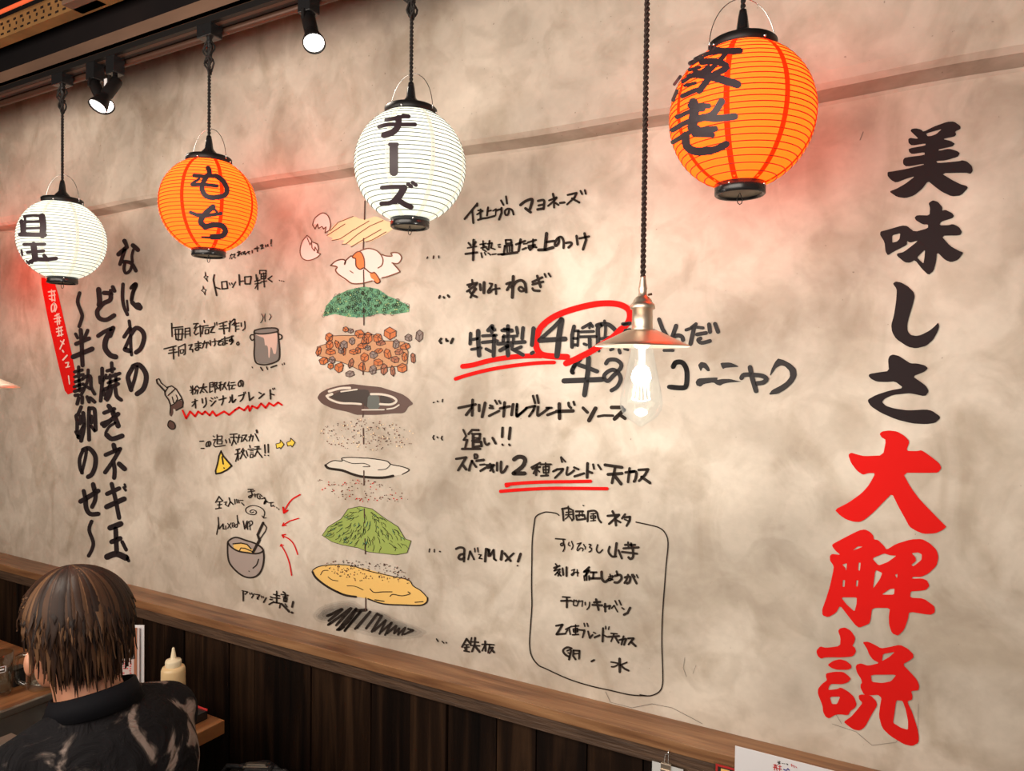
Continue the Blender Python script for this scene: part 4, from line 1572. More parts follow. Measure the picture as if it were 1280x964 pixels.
items = [('f', 'cabbage', 0, [CAB])]
for _ in range(170):
    x, y = sample(CAB); cx_, cy_ = 455, 636; a = math.atan2(y-cy_, x-cx_)+rr.uniform(-.5, .5); l = rr.uniform(3, 9)
    m_ = (x+l*.5*math.cos(a)+rr.uniform(-.8, .8), y+l*.5*math.sin(a)); e = (x+l*math.cos(a+.25), y+l*math.sin(a+.25))
    if inpoly(*e, CAB):
        items.append(('s', None, .62, [(x, y), m_, e]))
        if rr.random() < .4: nx1, ny1 = -math.sin(a)*.9, math.cos(a)*.9; items.append(('f', rr.choice(['cabbagedark', 'leek', 'cabbage']), 0, [[(x+nx1*.6, y+ny1*.6), (m_[0]+nx1*1.3, m_[1]+ny1*1.3), (e[0], e[1]), (m_[0]-nx1*.3, m_[1]-ny1*.3)]]))
items.append(('s', None, .6, CAB+[CAB[0]]))
paint(dict(name='drawn_layer', mat='ink', label='painted mound of shredded green cabbage in the layered food drawing', items=items), 67, parent=wall)
dots(tr([(90,100), (230,90), (450,80), (640,110), (860,130), (1020,240), (1010,330), (860,310), (740,290), (590,295), (480,290), (350,260), (220,190)], (385,690,8)), 190, ['inkbrown', 'ink', 'eggline'], 'painted brown crumbs over the yellow batter disc', 80)
# fine cracks and knife marks in the plaster
it = []
for P, w_ in (([(1079,165), (1075,175)], 1.2), ([(1122,215), (1116,222)], .0), ([(858,846), (854,835), (856,822)], .5), ([(1040,905), (1070,915), (1090,932), (1120,928), (1128,918)], .5), ([(1025,870), (1040,885), (1052,905)], .4), ([(1148,880), (1147,930)], .4), ([(18,116), (18,170), (19,225)], .5),
              ([(757,865), (763,878), (790,885), (815,880), (840,885), (865,898), (878,905)], .6), ([(1150,60), (1174,57)], .5), ([(1205,35), (1213,50), (1225,60), (1218,70)], .4), ([(870,832), (866,842)], .4)):
    if w_: it.append(('s', None, w_, P))
paint(dict(name='plaster_cracks', mat='smudge', label='fine cracks and knife marks in the plaster', items=it), 0, parent=wall)
# ---------------------------------------------------------------- paper lanterns
R0 = .1115
AZ = R0*1.03                         # half height of the paper spheroid before it is cut by the caps
TOPZ, BOTZ = .895*AZ, -.945*AZ
def rad(z): return R0*math.sqrt(max(0, 1-(z/AZ)**2))
NR = 25
RZ = [BOTZ+(TOPZ-BOTZ)*(i/(NR)) for i in range(NR+1)]
def shade_profile():
    P = []
    for i in range(NR):
        for k in range(4):
            t = k/4; z = RZ[i]+(RZ[i+1]-RZ[i])*t; P.append((rad(z)+.0011*math.sin(math.pi*t), z))
    P.append((rad(TOPZ), TOPZ)); return P
def twisted(zs, ze, r=.0022, pitch=.016, off=.0021, x=0, y=0):
    mb = MB(); n_ = max(8, int(abs(ze-zs)/pitch*8))
    for ph in (0, math.pi):
        mb.tube([(x+off*math.cos(ph+2*math.pi*abs(ze-zs)/pitch*i/n_), y+off*math.sin(ph+2*math.pi*abs(ze-zs)/pitch*i/n_), zs+(ze-zs)*i/n_) for i in range(n_+1)], r, 6)
    return mb
def lantern_proto(kind):
    p = {}
    p['paper_shade'] = MB().lathe(shade_profile(), 72)
    rb = MB()
    for z in RZ[1:-1]:
        rb.lathe([(rad(z)+.0004, z-.0008), (rad(z)+.0015, z-.0004), (rad(z)+.0015, z+.0004), (rad(z)+.0004, z+.0008), (rad(z)-.0004, z)], 72, closed=True)
    p['wire_ribs'] = rb
    st = []
    for k in range(8):
        a0 = 2*math.pi*(k+.32)/8; mb = MB(); V = []; F = []
        for i in range(41):
            z = BOTZ+(TOPZ-BOTZ)*i/40; r = rad(z)+.0015; hw = .0042/max(r, .03)
            for j in (-1, 1): V.append(((r)*math.cos(a0+j*hw), (r)*math.sin(a0+j*hw), z))
        for i in range(40): F.append((2*i, 2*i+1, 2*i+3, 2*i+2))
        st.append(mb.add(V, F))
    p['strips'] = st
    rt = rad(TOPZ); rbm = rad(BOTZ)
    p['top_ring'] = MB().lathe([(rt-.004, TOPZ-.004), (rt+.003, TOPZ-.006), (rt+.0035, TOPZ+.012), (rt+.001, TOPZ+.014), (rt-.004, TOPZ+.014)], 48, closed=True)
    p['top_bar'] = MB().box((-rt,-.006,TOPZ+.008), (rt,.006,TOPZ+.011))
    p['bottom_ring'] = MB().lathe([(rbm-.003, BOTZ+.004), (rbm+.003, BOTZ+.006), (rbm+.003, BOTZ-.015), (rbm+.001, BOTZ-.017), (rbm-.003, BOTZ-.016)], 48, closed=True)
    p['bottom_plate'] = MB().lathe([(.0001, BOTZ-.0125), (rbm-.002, BOTZ-.0125), (rbm-.002, BOTZ-.010), (.0001, BOTZ-.010)], 40)
    p['bottom_hook'] = MB().tube([(0, 0, BOTZ-.012), (.002,0,BOTZ-.017), (.0045,0,BOTZ-.023), (.003,0,BOTZ-.029), (0,0,BOTZ-.031), (-.003,0,BOTZ-.029), (-.0045,0,BOTZ-.023), (-.002,0,BOTZ-.017)], .0008, 6, closed=True)
    p['socket'] = MB().lathe([(.0001, TOPZ-.03), (.017, TOPZ-.03), (.018, TOPZ+.010), (.0225, TOPZ+.012), (.0225, TOPZ+.020), (.018, TOPZ+.026), (.013, TOPZ+.032), (.010, TOPZ+.036), (.0075, TOPZ+.055), (.0055, TOPZ+.066), (.0001, TOPZ+.066)], 28)
    p['wire_handle'] = MB().tube([((rt+.004)*math.cos(a), 0, TOPZ+.006+.078*math.sin(a)) for a in [math.pi*i/28 for i in range(29)]], .0008, 6)
    rv = MB()
    for a in (.3, .3+math.pi/2, .3+math.pi, .3+1.5*math.pi):
        rv.ball(((rt+.004)*math.cos(a), (rt+.004)*math.sin(a), TOPZ+.003), .0026, 8); rv.ball(((rbm+.003)*math.cos(a+.5), (rbm+.003)*math.sin(a+.5), BOTZ-.004), .0022, 8)
    p['rivets'] = rv
    return p
proto = lantern_proto(0); PM = {}
def shared(name, mb, mt, parent, smooth=True):
    key = (name, id(mb), mt)
    if key in PM:
        o = link(bpy.data.objects.new(name, PM[key]), parent)
    else:
        o = mb.build(name, M[mt], parent, smooth); PM[key] = o.data
    return o
def sph_map(c, extra=.0016):
    def f(p, off):
        d = ray(*p); o = CAM-Vector(c); R = R0+extra+off*.5; A = AZ+extra+off*.5
        a = (d.x**2+d.y**2)/R**2+d.z**2/A**2; b = 2*((o.x*d.x+o.y*d.y)/R**2+o.z*d.z/A**2); cc = (o.x**2+o.y**2)/R**2+o.z**2/A**2-1
        D = b*b-4*a*cc
        t = (-b-math.sqrt(D))/(2*a) if D > 0 else -b/(2*a)
        return CAM+d*t-Vector(c)
    return f
def dens(P, step=3):
    out = [P[0]]
    for a, b in zip(P, P[1:]):
        n_ = max(1, int(math.hypot(b[0]-a[0], b[1]-a[1])/step))
        for k in range(1, n_+1): out.append((a[0]+(b[0]-a[0])*k/n_, a[1]+(b[1]-a[1])*k/n_))
    return out
def knot(mb, z0, z1, seed):
    r_ = random.Random(seed); L_ = z0-z1
    for s, ph in ((1, 0), (-1, .4), (1, 1.1)):
        P = []
        for i in range(28):
            t = 2*math.pi*i/28
            P.append((s*.011*math.sin(t)*(1.1+.3*math.cos(t+ph)), .006*math.sin(2*t+ph), (z0+z1)/2+L_*.5*math.cos(t)*(1-.12*abs(s+ph-1))))
        Q = [(x_*(math.cos(z_*180+ph)*.5+.75), y_, z_) for x_, y_, z_ in P]
        mb.tube(Q, .0022, 6, closed=True)
    mb.tube([(.006*math.cos(a), .006*math.sin(a), (z0+z1)/2+.004*math.sin(a*.5)-.004) for a in [i*.6 for i in range(22)]], .0022, 6)
def lantern(x, y, z, color, label, writing, knotz=None, rz=0, seed=0):
    o = empty('paper_lantern', (x, y, z)); tag(o, label, 'lantern', 'paper lanterns hanging from the lighting track')
    sh = shared('paper_shade', proto['paper_shade'], 'paper_'+color, o)
    rb = shared('wire_ribs', proto['wire_ribs'], 'rib_'+color, o); rb['kind'] = 'stuff'
    for s in proto['strips']:
        q = shared('seam_strip', s, 'strip_'+color, o); q.rotation_euler.z = rz
    pts = {}
    for nm, mt, sm in (('top_ring', 'blackmetal', True), ('bottom_ring', 'blackplastic', True), ('bottom_plate', 'holderbase', False), ('bottom_hook', 'blackmetal', True), ('socket', 'blackplastic', True), ('wire_handle', 'chrome', True), ('rivets', 'chrome', True), ('top_bar', 'blackmetal', False)):
        host = pts.get({'rivets': 'top_ring', 'top_bar': 'top_ring', 'bottom_plate': 'bottom_ring', 'bottom_hook': 'bottom_ring'}.get(nm)); q = shared(nm, proto[nm], mt, host or o, sm); pts[nm] = q
        if not host: q.rotation_euler.z = rz
        if nm == 'rivets': q['kind'] = 'stuff'
    # socket and cord
    zt = TRZ-z
    cord = twisted(TOPZ+.064, zt-.045)
    if knotz: knot(cord, knotz[0]-z, knotz[1]-z, seed)
    cord.build('twisted_cord', M['cordblack'], o, True)
    ad = MB().box((-.026,-.017,zt-.030), (.026,.017,zt+.004), .002).lathe([(.0001, zt-.052), (.004, zt-.052), (.0062, zt-.036), (.006, zt-.030), (.0001, zt-.030)], 14)
    ad.build('track_adapter', M['blackplastic'], o)
    if writing:
        g = parse('@painted_letters|letter|x|'+writing)[0]; g['label'] = None
        g['items'] = [(t, m_, w_, dens(d, 2)) if t == 's' else (t, m_, w_, d) for t, m_, w_, d in g['items']]
        paint(g, 0, sph_map((x, y, z)), base=.0004, parent=o)
    l = bpy.data.lights.new('lantern_bulb', 'POINT'); l.energy = BULB[color][0]; l.color = BULB[color][1]; l.shadow_soft_size = .025
    lo = bpy.data.objects.new('lantern_bulb', l); link(lo, o); lo.location = (0, 0, .045)
    bl = MB().lathe([(.0001, -.01), (.012, -.006), (.022, .008), (.026, .022), (.022, .036), (.013, .052), (.012, .062)], 20, (0, 0, .02)).build('bulb', M['bulbglass'], o, True)
    return o
L1, L2, L3, L4 = [on_y(px, py, -.28) for px, py in ((78,300), (261,257), (513,208), (926.5,146))]
W1 = '''0 220 8
~26 215,450 225,590
~16 200,460 235,455
~c16 240,405 330,395 430,400
~c46 420,405 432,500 425,590
~18 250,405 248,590
~18 250,460 400,455
~18 250,525 400,520
~30 200,585 450,590
~24 240,685 445,683
~44 335,690 352,830
~24 275,765 435,750
~28 300,860 360,830 470,835 560,825
~18 300,850 320,870
~26 440,795 465,825
~16 215,745 222,790
~14 265,850 290,880'''
W2 = '''190 180 8
~c36 560,240 575,290 530,350 500,430 520,500 580,535 660,530 730,510 750,450 710,370 650,325
~28 420,315 520,325 640,315
~26 400,405 520,405 650,420
~20 400,395 470,350
~c40 610,630 540,690 500,740 490,790 540,830
~c40 530,830 620,810 700,820 735,870 700,920 600,930
~26 385,685 450,710 560,715 690,695
~18 600,625 650,680
~14 500,932 620,935'''
W3 = '''430 110 8
~c26 640,285 560,290 480,310 420,320
~30 590,280 645,285
~c28 350,388 440,365 560,365 710,365
~c44 545,300 540,380 490,440 400,472
~60 498,590 498,840
~28 460,565 530,565
~c30 380,998 480,990 610,990
~48 600,1000 560,1070 510,1130
~c32 525,1110 460,1150 375,1158
~c38 540,1120 610,1165 670,1190
~28 640,962 672,985
~26 685,945 720,972'''
W4 = '''820 30 6.095
~c34 420,185 500,205 640,203
~26 545,205 490,275
~c24 510,210 400,225 300,270
~c34 350,290 450,285 540,330 420,400 330,510
~c26 340,370 400,360 460,300
~c44 310,380 420,400 520,430 620,460
~c28 400,330 330,380 250,400
~20 255,350 330,330
~22 205,440 290,380
~26 200,550 300,505
~24 260,300 350,260
~18 220,470 300,450
~20 130,580 160,510
~16 140,460 185,400
~c52 285,600 290,680 275,790
~30 260,620 400,625
~24 160,710 260,665 360,650
~c38 330,720 430,690 500,590
~c38 360,710 460,720 600,705
~c28 125,810 230,750 340,715
~c26 130,900 230,840 320,790
~34 290,815 450,800
~30 290,840 430,845
~c44 225,850 235,930 300,970 420,965
~c38 400,968 470,950 535,915'''
BULB = {'orange': (B_OR, (1,.55,.25)), 'white': (B_WH, (1,.96,.85))}
A = (.5, .95, 1.1, 1.2)
lantern(*L1, 'white', 'round white paper lantern farthest left, black characters at its left edge', W1, (2.425, 2.345), .35, 1)
lantern(*L2, 'orange', 'smaller-looking round orange paper lantern with two looping letters, left half of the wall', W2, (2.425, 2.335), .12, 2)
lantern(*L3, 'white', 'round white paper lantern in the middle with three black letters one above another', W3, (2.42, 2.33), .0, 3)
lantern(*L4, 'orange', 'largest-looking round orange paper lantern at upper right with two heavy black characters', W4, None, .55, 4)
L0 = (L1.x-.67, L1.y+.02, L1.z-.02)
lantern(*L0, 'orange', 'orange paper lantern hanging just beyond the left edge of the view', None, (2.425, 2.34), .2, 5)
for c_ in bpy.data.objects:
    if c_.type == 'LIGHT' and c_.parent and abs(c_.parent.location.x-L0[0]) < .01: c_.data.energy *= 2
# ---------------------------------------------------------------- track spotlights
def spot(px, py, tilt, label, drop, seed):
    p = on_y(px, py, -.28); o = empty('track_spotlight', (p.x, -.28, TRZ)); tag(o, label, 'spotlight', 'black spotlights on the lighting track')
    MB().box((-.018,-.016,-.045), (.018,.016,.004), .002).build('track_adapter', M['blackplastic'], o)
    MB().lathe([(.0001,-.046-drop), (.006,-.046-drop), (.006,-.044), (.0001,-.044)], 14).build('stem', M['blackmetal'], o, True)
    ax = Vector(tilt).normalized(); c0 = Vector((0, 0, -.046-drop)); 
    lh = MB().lathe([(.0001,-.012), (.014,-.012), (.0155,-.008), (.0155,.045), (.013,.050), (.0145,.055), (.024,.088), (.0245,.094), (.0225,.094), (.0215,.088)], 26, c0, ax).build('lamp_head', M['blackmetal'], o, True)
    MB().lathe([(.0001,.0895), (.0215,.0895)], 24, c0, ax).build('lens', M['spot_lens'], lh)
    MB().box((-.004,-.019,-.052-drop), (.004,-.013,-.030-drop)).build('bracket', M['blackmetal'], o)
    l = bpy.data.lights.new('spot_beam', 'SPOT'); l.energy = SPOT_W; l.color = (1,.88,.74); l.spot_size = math.radians(95); l.spot_blend = .8; l.shadow_soft_size = .02
    lo = link(bpy.data.objects.new('spot_beam', l), o); lo.location = c0+ax*.097; lo.rotation_euler = ax.to_track_quat('-Z', 'Y').to_euler()
    return o
s1 = spot(119, 60, (.85, -.12, -1), 'black track spotlight left of its twin, near the left white lantern', .012, 1)
s2 = spot(144, 52, (.02, -.62, -1), 'black track spotlight with a white sticker, right one of the close pair', .022, 2)
MB().box((-.006,-.0175,-.030), (.006,-.0160,-.008)).build('sticker', M['paperwhite'], s2).location = (-.012, -.002, -.052)
s3 = spot(386, -12, (.62, -.40, -1), 'black track spotlight hanging alone between two lanterns', .010, 3)
# ---------------------------------------------------------------- brass pendants
def pendant(p, label, ztop):
    o = empty('pendant_lamp', p); tag(o, label, 'pendant lamp', 'brass pendant lamps with clear bulbs')
    MB().lathe([(.0001,.022), (.022,.0215), (.030,.018), (.045,.0105), (.060,.0035), (.0700,-.0015), (.0705,-.003), (.069,-.0028), (.058,.0015), (.044,.0085), (.029,.016), (.020,.0195), (.0001,.020)], 64).build('shade', M['brass'], o, True)
    sk = MB().lathe([(.0001,.0205), (.0150,.0205), (.0165,.023), (.0155,.025), (.0150,.052), (.0180,.053), (.0185,.056), (.0180,.060), (.0155,.062), (.0145,.063), (.0130,.067), (.0095,.071), (.0065,.073), (.0060,.080), (.0062,.0815), (.0066,.0835), (.0060,.086), (.0040,.100), (.0036,.102), (.0001,.102)], 36).build('socket', M['brass'], o, True)
    MB().lathe([(.0001,0), (.0016,0), (.0018,.006), (.0001,.0065)], 10, (.0085, 0, .074), (1, -.3, .1)).build('thumb_screw', M['brassdark'], sk)
    BP = [(.0150,.018), (.0155,.0), (.0175,-.012), (.0220,-.035), (.0278,-.062), (.0310,-.080), (.0315,-.088), (.0300,-.097), (.0250,-.106), (.0165,-.113), (.0085,-.118), (.0042,-.121), (.0001,-.1225)]
    gb = MB().lathe(BP, 48).build('glass_bulb', M['bulbglass'], o, True)
    MB().lathe([(.0135,.018), (.0128,.0), (.0090,-.004), (.0050,-.006), (.0042,-.024), (.0035,-.030), (.0001,-.032)], 24).build('bulb_stem', M['stemglow'], gb, True)
    fl = MB()
    for k in range(6):
        a = k*math.pi/3+.2
        fl.tube([(.006*math.cos(a), .006*math.sin(a), -.032), (.0125*math.cos(a+.15), .0125*math.sin(a+.15), -.082)], .0010, 6)
    fl.build('filament', M['filament'], gb)
    sp = MB()
    sp.tube([(0,0,-.036), (0,0,-.088)], .0007, 5)
    for k in range(6):
        a = k*math.pi/3+.2; sp.tube([(0,0,-.086), (.0125*math.cos(a+.15), .0125*math.sin(a+.15), -.082)], .0004, 5)
    sp.build('filament_support', M['steel'], gb)
    twisted(.100, ztop-p[2], .0022, .0155, .0023).build('twisted_cord', M['cord'], o, True)
    MB().lathe([(.0001, 0), (.05, 0), (.05, .018), (.03, .025), (.0001, .025)], 30, (0, 0, ztop-p[2]-.02)).build('ceiling_rose', M['blackmetal'], o, True)
    l = bpy.data.lights.new('pendant_light', 'POINT'); l.energy = PEND_W; l.color = (1,.95,.86); l.shadow_soft_size = .02
    lo = link(bpy.data.objects.new('pendant_light', l), o); lo.location = (0,0,-.055)
    return o
pp = at(802.5, 431, 1.075); pendant(tuple(pp), 'brass pendant lamp with clear glowing bulb in front of the largest handwritten line', 2.95)
p2 = at(-36, 483, 1.22); pendant(tuple(p2), 'brass pendant lamp whose shade rim just shows at the left edge', 2.95)
# ---------------------------------------------------------------- table and the things on it
TZ = .72
tb = empty('griddle_table', (-2.0,-.55,0)); tag(tb, 'wooden table with a built-in black griddle in front of the seated person', 'table')
X0, X1, Y0, Y1 = -2.62, -1.520, -1.15, -.222
def tbx(a, b, nm, mt, bev=.002): 
    o_ = MB().box([a[i]-(-2.0,-.55,0)[i] for i in range(3)], [b[i]-(-2.0,-.55,0)[i] for i in range(3)], bev).build(nm, M[mt], tb); return o_
GX0, GX1, GY0, GY1 = -2.05, -1.66, -1.0, -.33
tbx((X0,Y0,TZ-.035), (GX0,Y1,TZ), 'table_board', 'table'); tbx((GX1,Y0,TZ-.035), (X1,Y1,TZ), 'table_board', 'table')
tbx((GX0,Y0,TZ-.035), (GX1,GY0,TZ), 'table_board', 'table'); tbx((GX0,GY1,TZ-.035), (GX1,Y1,TZ), 'table_board', 'table')
tbx((GX0+.012,GY0+.012,TZ-.03), (GX1-.012,GY1-.012,TZ-.012), 'griddle_plate', 'griddle')
for a, b in (((GX0,GY0,TZ-.012), (GX0+.012,GY1,TZ+.005)), ((GX1-.012,GY0,TZ-.012), (GX1,GY1,TZ+.005)), ((GX0,GY0,TZ-.012), (GX1,GY0+.012,TZ+.005)), ((GX0,GY1-.012,TZ-.012), (GX1,GY1,TZ+.005))):
    tbx(a, b, 'griddle_rim', 'steel', .001)
for a in (X0+.05, X1-.10):
    for b in (Y0+.05, Y1-.10): tbx((a,b,0), (a+.05,b+.05,TZ-.035), 'leg', 'blackmetal')
# squeeze bottle
bp = on_z(216.5, 890, TZ); dB = depth(bp); s = 1/900*dB
top = at(217, 809, dB).z-TZ; rB = 14.2*s
o = MB().lathe([(.0001,0), (rB*.96,0), (rB,.004), (rB,.60*top), (rB*.99,.655*top), (rB*.90,.70*top), (rB*.66,.715*top), (.0001,.716*top)], 36, bp).build('squeeze_bottle', M['sauceyellow'], smooth=True)
o.location = (0,0,0); tag(o, 'pale yellow squeeze bottle with a pointed nozzle standing near the wall', 'squeeze bottle')
MB().lathe([(rB*.66,.705*top), (rB*.67,.71*top), (rB*.67,.79*top), (rB*.62,.81*top), (rB*.30,.825*top), (rB*.24,.84*top), (rB*.11,.985*top), (rB*.08,1.0*top), (.0001,1.0*top)], 32, bp).build('nozzle_cap', M['bottlecap'], o, True)
# menu stand: two upright laminated cards
mp_ = on_z(170, 880, TZ); dM = depth(mp_); hM = at(172, 784, dM).z-TZ
ms = empty('menu_card', tuple(mp_), rz=math.radians(28)); tag(ms, 'white upright menu card covered in tiny print beside the seated head', 'menu')
MB().box((-.125,-.002,0), (.010,0,hM), .0005).build('front_sheet', M['menupaper'], ms)
MB().box((-.118,.006,0), (.018,.009,hM+.004), .0005).build('back_sheet', M['paperwhite'], ms)
MB().box((-.004,-.0035,0), (.0035,-.002,hM), 0).build('brown_spine', M['meatbrown'], ms)
pr = MB(); r2 = random.Random(9)
for row in range(26):
    z = hM-.012-row*.0062
    for q in range(11):
        if r2.random() < .75:
            xx = -.110+q*.0093+r2.uniform(0,.002); pr.box((xx,-.0026,z), (xx+r2.uniform(.003,.006),-.0019,z+.0028))
tag(pr.build('small_print', M['redprint'], ms), kind='stuff')
# black box with a red rim and the table corner block
b1 = on_z(232, 893, TZ)
bxx = MB().box((-1.700,-.330,TZ), (-1.562,-.240,TZ+.022), .002).build('condiment_box', M['blackplastic']); tag(bxx, 'low black box with a thin red rim beside the squeeze bottle', 'box')
MB().box((-1.700,-.243,TZ+.021), (-1.562,-.240,TZ+.0255)).build('red_rim', M['redprint'], bxx)
# glass beer mug
mg = on_z(54, 859, TZ); dG = depth(mg); hG = .105
mo = empty('beer_mug', tuple(mg)); tag(mo, 'empty glass mug with a thick handle beside the cheek', 'mug')
MB().lathe([(.0001,.0), (.034,0), (.037,.004), (.0365,.03), (.037,hG), (.0345,hG+.001), (.033,hG), (.032,.02), (.028,.014), (.0001,.012)], 36).build('glass_body', M['mugglass'], mo, True)
hd = Vector((-.80,-.60,0))
MB().tube([hd*.034+Vector((0,0,.088)), hd*.050+Vector((0,0,.094)), hd*.066+Vector((0,0,.088)), hd*.071+Vector((0,0,.07)), hd*.070+Vector((0,0,.035)), hd*.064+Vector((0,0,.018)), hd*.050+Vector((0,0,.010)), hd*.034+Vector((0,0,.014))], .0065, 10).build('handle', M['mugglass'], mo, True)
MB().lathe([(.020,.0135), (.027,.014), (.030,.017), (.026,.019), (.018,.0165)], 24).build('ice_dregs', M['chrome'], mo, True)
# tumbler with printed oval
tg = on_z(0, 868, TZ); dT = depth(tg); hT = at(0, 816, dT).z-TZ
to = empty('glass_tumbler', tuple(tg)); tag(to, 'tall clear tumbler half full of water at the left edge of the view', 'glass')
MB().lathe([(.0001,0), (.024,0), (.026,.003), (.032,hT), (.0305,hT), (.0245,.010), (.0001,.009)], 32).build('glass_body', M['mugglass'], to, True)
MB().lathe([(.0001,.010), (.0242,.0102), (.0275,.52*hT), (.0001,.52*hT)], 28).build('water', M['glass'], to, True)
mbp = MB(); az = math.atan2(CAM.y-tg.y, CAM.x-tg.x)
for (z0, z1, a0, a1) in ((.74*hT,.755*hT,-.35,.35), (.66*hT,.70*hT,-.30,.30), (.60*hT,.615*hT,-.35,.35), (.61*hT,.75*hT,-.46,-.38), (.61*hT,.75*hT,.38,.46)):
    V = []; F = []
    for i in range(7):
        a = az+a0+(a1-a0)*i/6
        for z in (z0, z1): r = .026+(.032-.026)*z/hT+.0006; V.append((r*math.cos(a), r*math.sin(a), z))
    for i in range(6): F.append((2*i, 2*i+2, 2*i+3, 2*i+1))
    mbp.add(V, F)
mbp.build('printed_oval', M['paperwhite'], to)
# dark dish box between tumbler and mug
dk = on_z(21, 856, TZ); o = empty('ashtray_box', tuple(dk)); tag(o, 'small black box standing between tumbler and mug', 'box')
MB().box((-.016,-.016,0), (.016,.016,.045), .003).build('body', M['blackplastic'], o); MB().box((-.018,-.018,.045), (.018,.018,.050), .001).build('lid', M['griddle'], o)
# small spatula on the griddle rim
gs = empty('metal_spatula', (-1.9,-.55,TZ-.010)); tag(gs, 'small steel spatula lying on the black griddle', 'spatula')
MB().box((-.03,-.03,0), (.03,.03,.002)).build('blade', M['steel'], gs); MB().tube([(.02,0,.002), (.06,.01,.02), (.12,.02,.024)], .004, 8).build('handle', M['blackplastic'], gs)
# ---------------------------------------------------------------- bag beside the wall
bgp = on_z(300, 985, .46); o = empty('shoulder_bag', (-1.43, -.20, .463)); tag(o, 'black bag with straps and a metal buckle lying against the dark planks', 'bag')
mb = MB(); mb.ball((0,0,.075), .1, 24, (1.05,.9,.75)); body = mb.build('bag_body', M['bag'], o, True)
for v in body.data.vertices:
    v.co.z = max(v.co.z, .006)+.006*math.sin(v.co.x*60)*math.cos(v.co.y*45)
for k, (a, b) in enumerate(((-.10, .05), (-.03, .08), (.04, .04))):
    MB().tube([(a,-.07,.08), (a+.03,-.03,.148+.01*k), (b,.02,.152), (b+.06,.05,.10)], .006, 8).build('strap', M['bag'], o, True)
MB().box((-.030,-.012,.150), (.035,.012,.156), .002).box((-.022,-.007,.155), (.026,.007,.160), .002).build('buckle', M['steel'], o).rotation_euler.z = .5
# bench under bag and person
bn = empty('bench', (-1.25,-.5,0)); tag(bn, 'dark bench under the seated person and the bag', 'bench')
MB().box((-.265,-.55,.40), (.36,.40,.457), .01).build('seat', M['bag'], bn)
for a in (-.22, .28):
    for b in (-.5, .33): MB().box((a,b,0), (a+.04,b+.04,.40)).build('leg', M['blackmetal'], bn)
# ---------------------------------------------------------------- hanging cards under the ledge
LY = -.081
def hook_clip(px, py, parent):
    h = on_y(px, py, LY-.004)
    mb = MB().ball(h, .004, 10, (1,.6,1)); mb.tube([h+Vector((0,-.003,0)), h+Vector((0,-.008,-.003)), h+Vector((0,-.009,-.010)), h+Vector((0,-.006,-.014))], .0011, 6)
    mb.build('screw_hook', M['chrome'], parent, True)
c1 = empty('clipped_card', (0,0,0)); tag(c1, 'white card in a gold clip hanging from a screw hook under the ledge', 'card')
hook_clip(837, 936, c1)
a = on_y(813, 948, -.098); b = on_y(857, 960, -.098)
a2 = Vector((a.x, -.098, (a.z+b.z)/2)); w_ = b.x-a.x
MB().box((a.x,-.0995,a2.z-.10), (b.x,-.098,a2.z), .0005).build('card_sleeve', M['glass'], c1)
MB().box((a.x+.004,-.0990,a2.z-.10), (b.x-.004,-.0984,a2.z-.004)).build('card_sheet', M['paperwhite'], c1)
cx_ = (a.x+b.x)/2-.003
MB().box((cx_-.010,-.1025,a2.z-.014), (cx_+.010,-.0955,a2.z-.001), .001).box((cx_-.010,-.1040,a2.z-.018), (cx_+.010,-.1015,a2.z-.012), .001).build('gold_clip', M['brass'], c1)
MB().tube([(cx_-.004,-.099,a2.z), (cx_-.003,-.094,a2.z+.014), (cx_+.003,-.094,a2.z+.014), (cx_+.004,-.099,a2.z)], .0009, 6).build('clip_wire', M['chrome'], c1)
c2 = empty('framed_card', (0,0,0)); tag(c2, 'red-bordered laminated card hanging left of the large white sheet', 'card')
a = on_y(892, 950, -.100); 
MB().box((a.x,-.1005,a.z-.12), (a.x+.075,-.099,a.z-.002), .0005).build('laminate', M['glass'], c2)
MB().box((a.x+.004,-.1000,a.z-.12), (a.x+.071,-.0994,a.z-.006)).build('red_border', M['redprint'], c2)
MB().box((a.x+.008,-.1004,a.z-.12), (a.x+.067,-.0999,a.z-.010)).build('dark_panel', M['saucedark'], c2)
MB().box((a.x+.014,-.1008,a.z-.12), (a.x+.030,-.1003,a.z-.012)).build('gold_print', M['batter'], c2)
a = on_y(919, 932, -.115); b = on_y(1040, 962, -.115)
c3 = empty('white_sheet', (0,0,0)); tag(c3, 'large white printed sheet overlapping the ledge at the bottom right', 'sheet')
MB().box((a.x,-.1162,a.z-.16), (a.x+.26,-.115,a.z), .0004).build('paper', M['paperwhite'], c3)
MB().box((a.x,-.1152,a.z-.16), (a.x+.26,-.092,a.z-.12)).build('backing_board', M['raildark'], c3)
def onsheet(p, off): return on_y(p[0], p[1], -.1163-off)
for mt, nm, wr in (('ink', 'black_print', '''800 900 5.333
~5 920,275 925,290
~4 915,285 935,280
~4 930,275 928,295
~4 918,296 935,290
~4 945,290 955,292
~4 960,292 966,294
~4 975,292 985,296
~4 978,298 985,300'''), ('redprint', 'red_print', '''800 900 5.333
~6 890,300 915,305
~6 900,298 895,335
~6 888,315 915,322
~5 905,300 912,338
~6 925,310 940,312
~6 920,325 942,330
~5 932,305 930,340
~4 1005,300 1020,305
~4 1010,295 1012,312
~5 1025,305 1028,318
~4 1038,312 1045,320'''), ('blueprint', 'blue_print', '''800 900 5.333
~7 958,330 970,336
~7 975,338 985,325 995,336''')):
    g = parse('@%s|%s|x|%s' % (nm, mt, wr))[0]; g['label'] = None; paint(g, 0, onsheet, base=.0002, parent=c3)
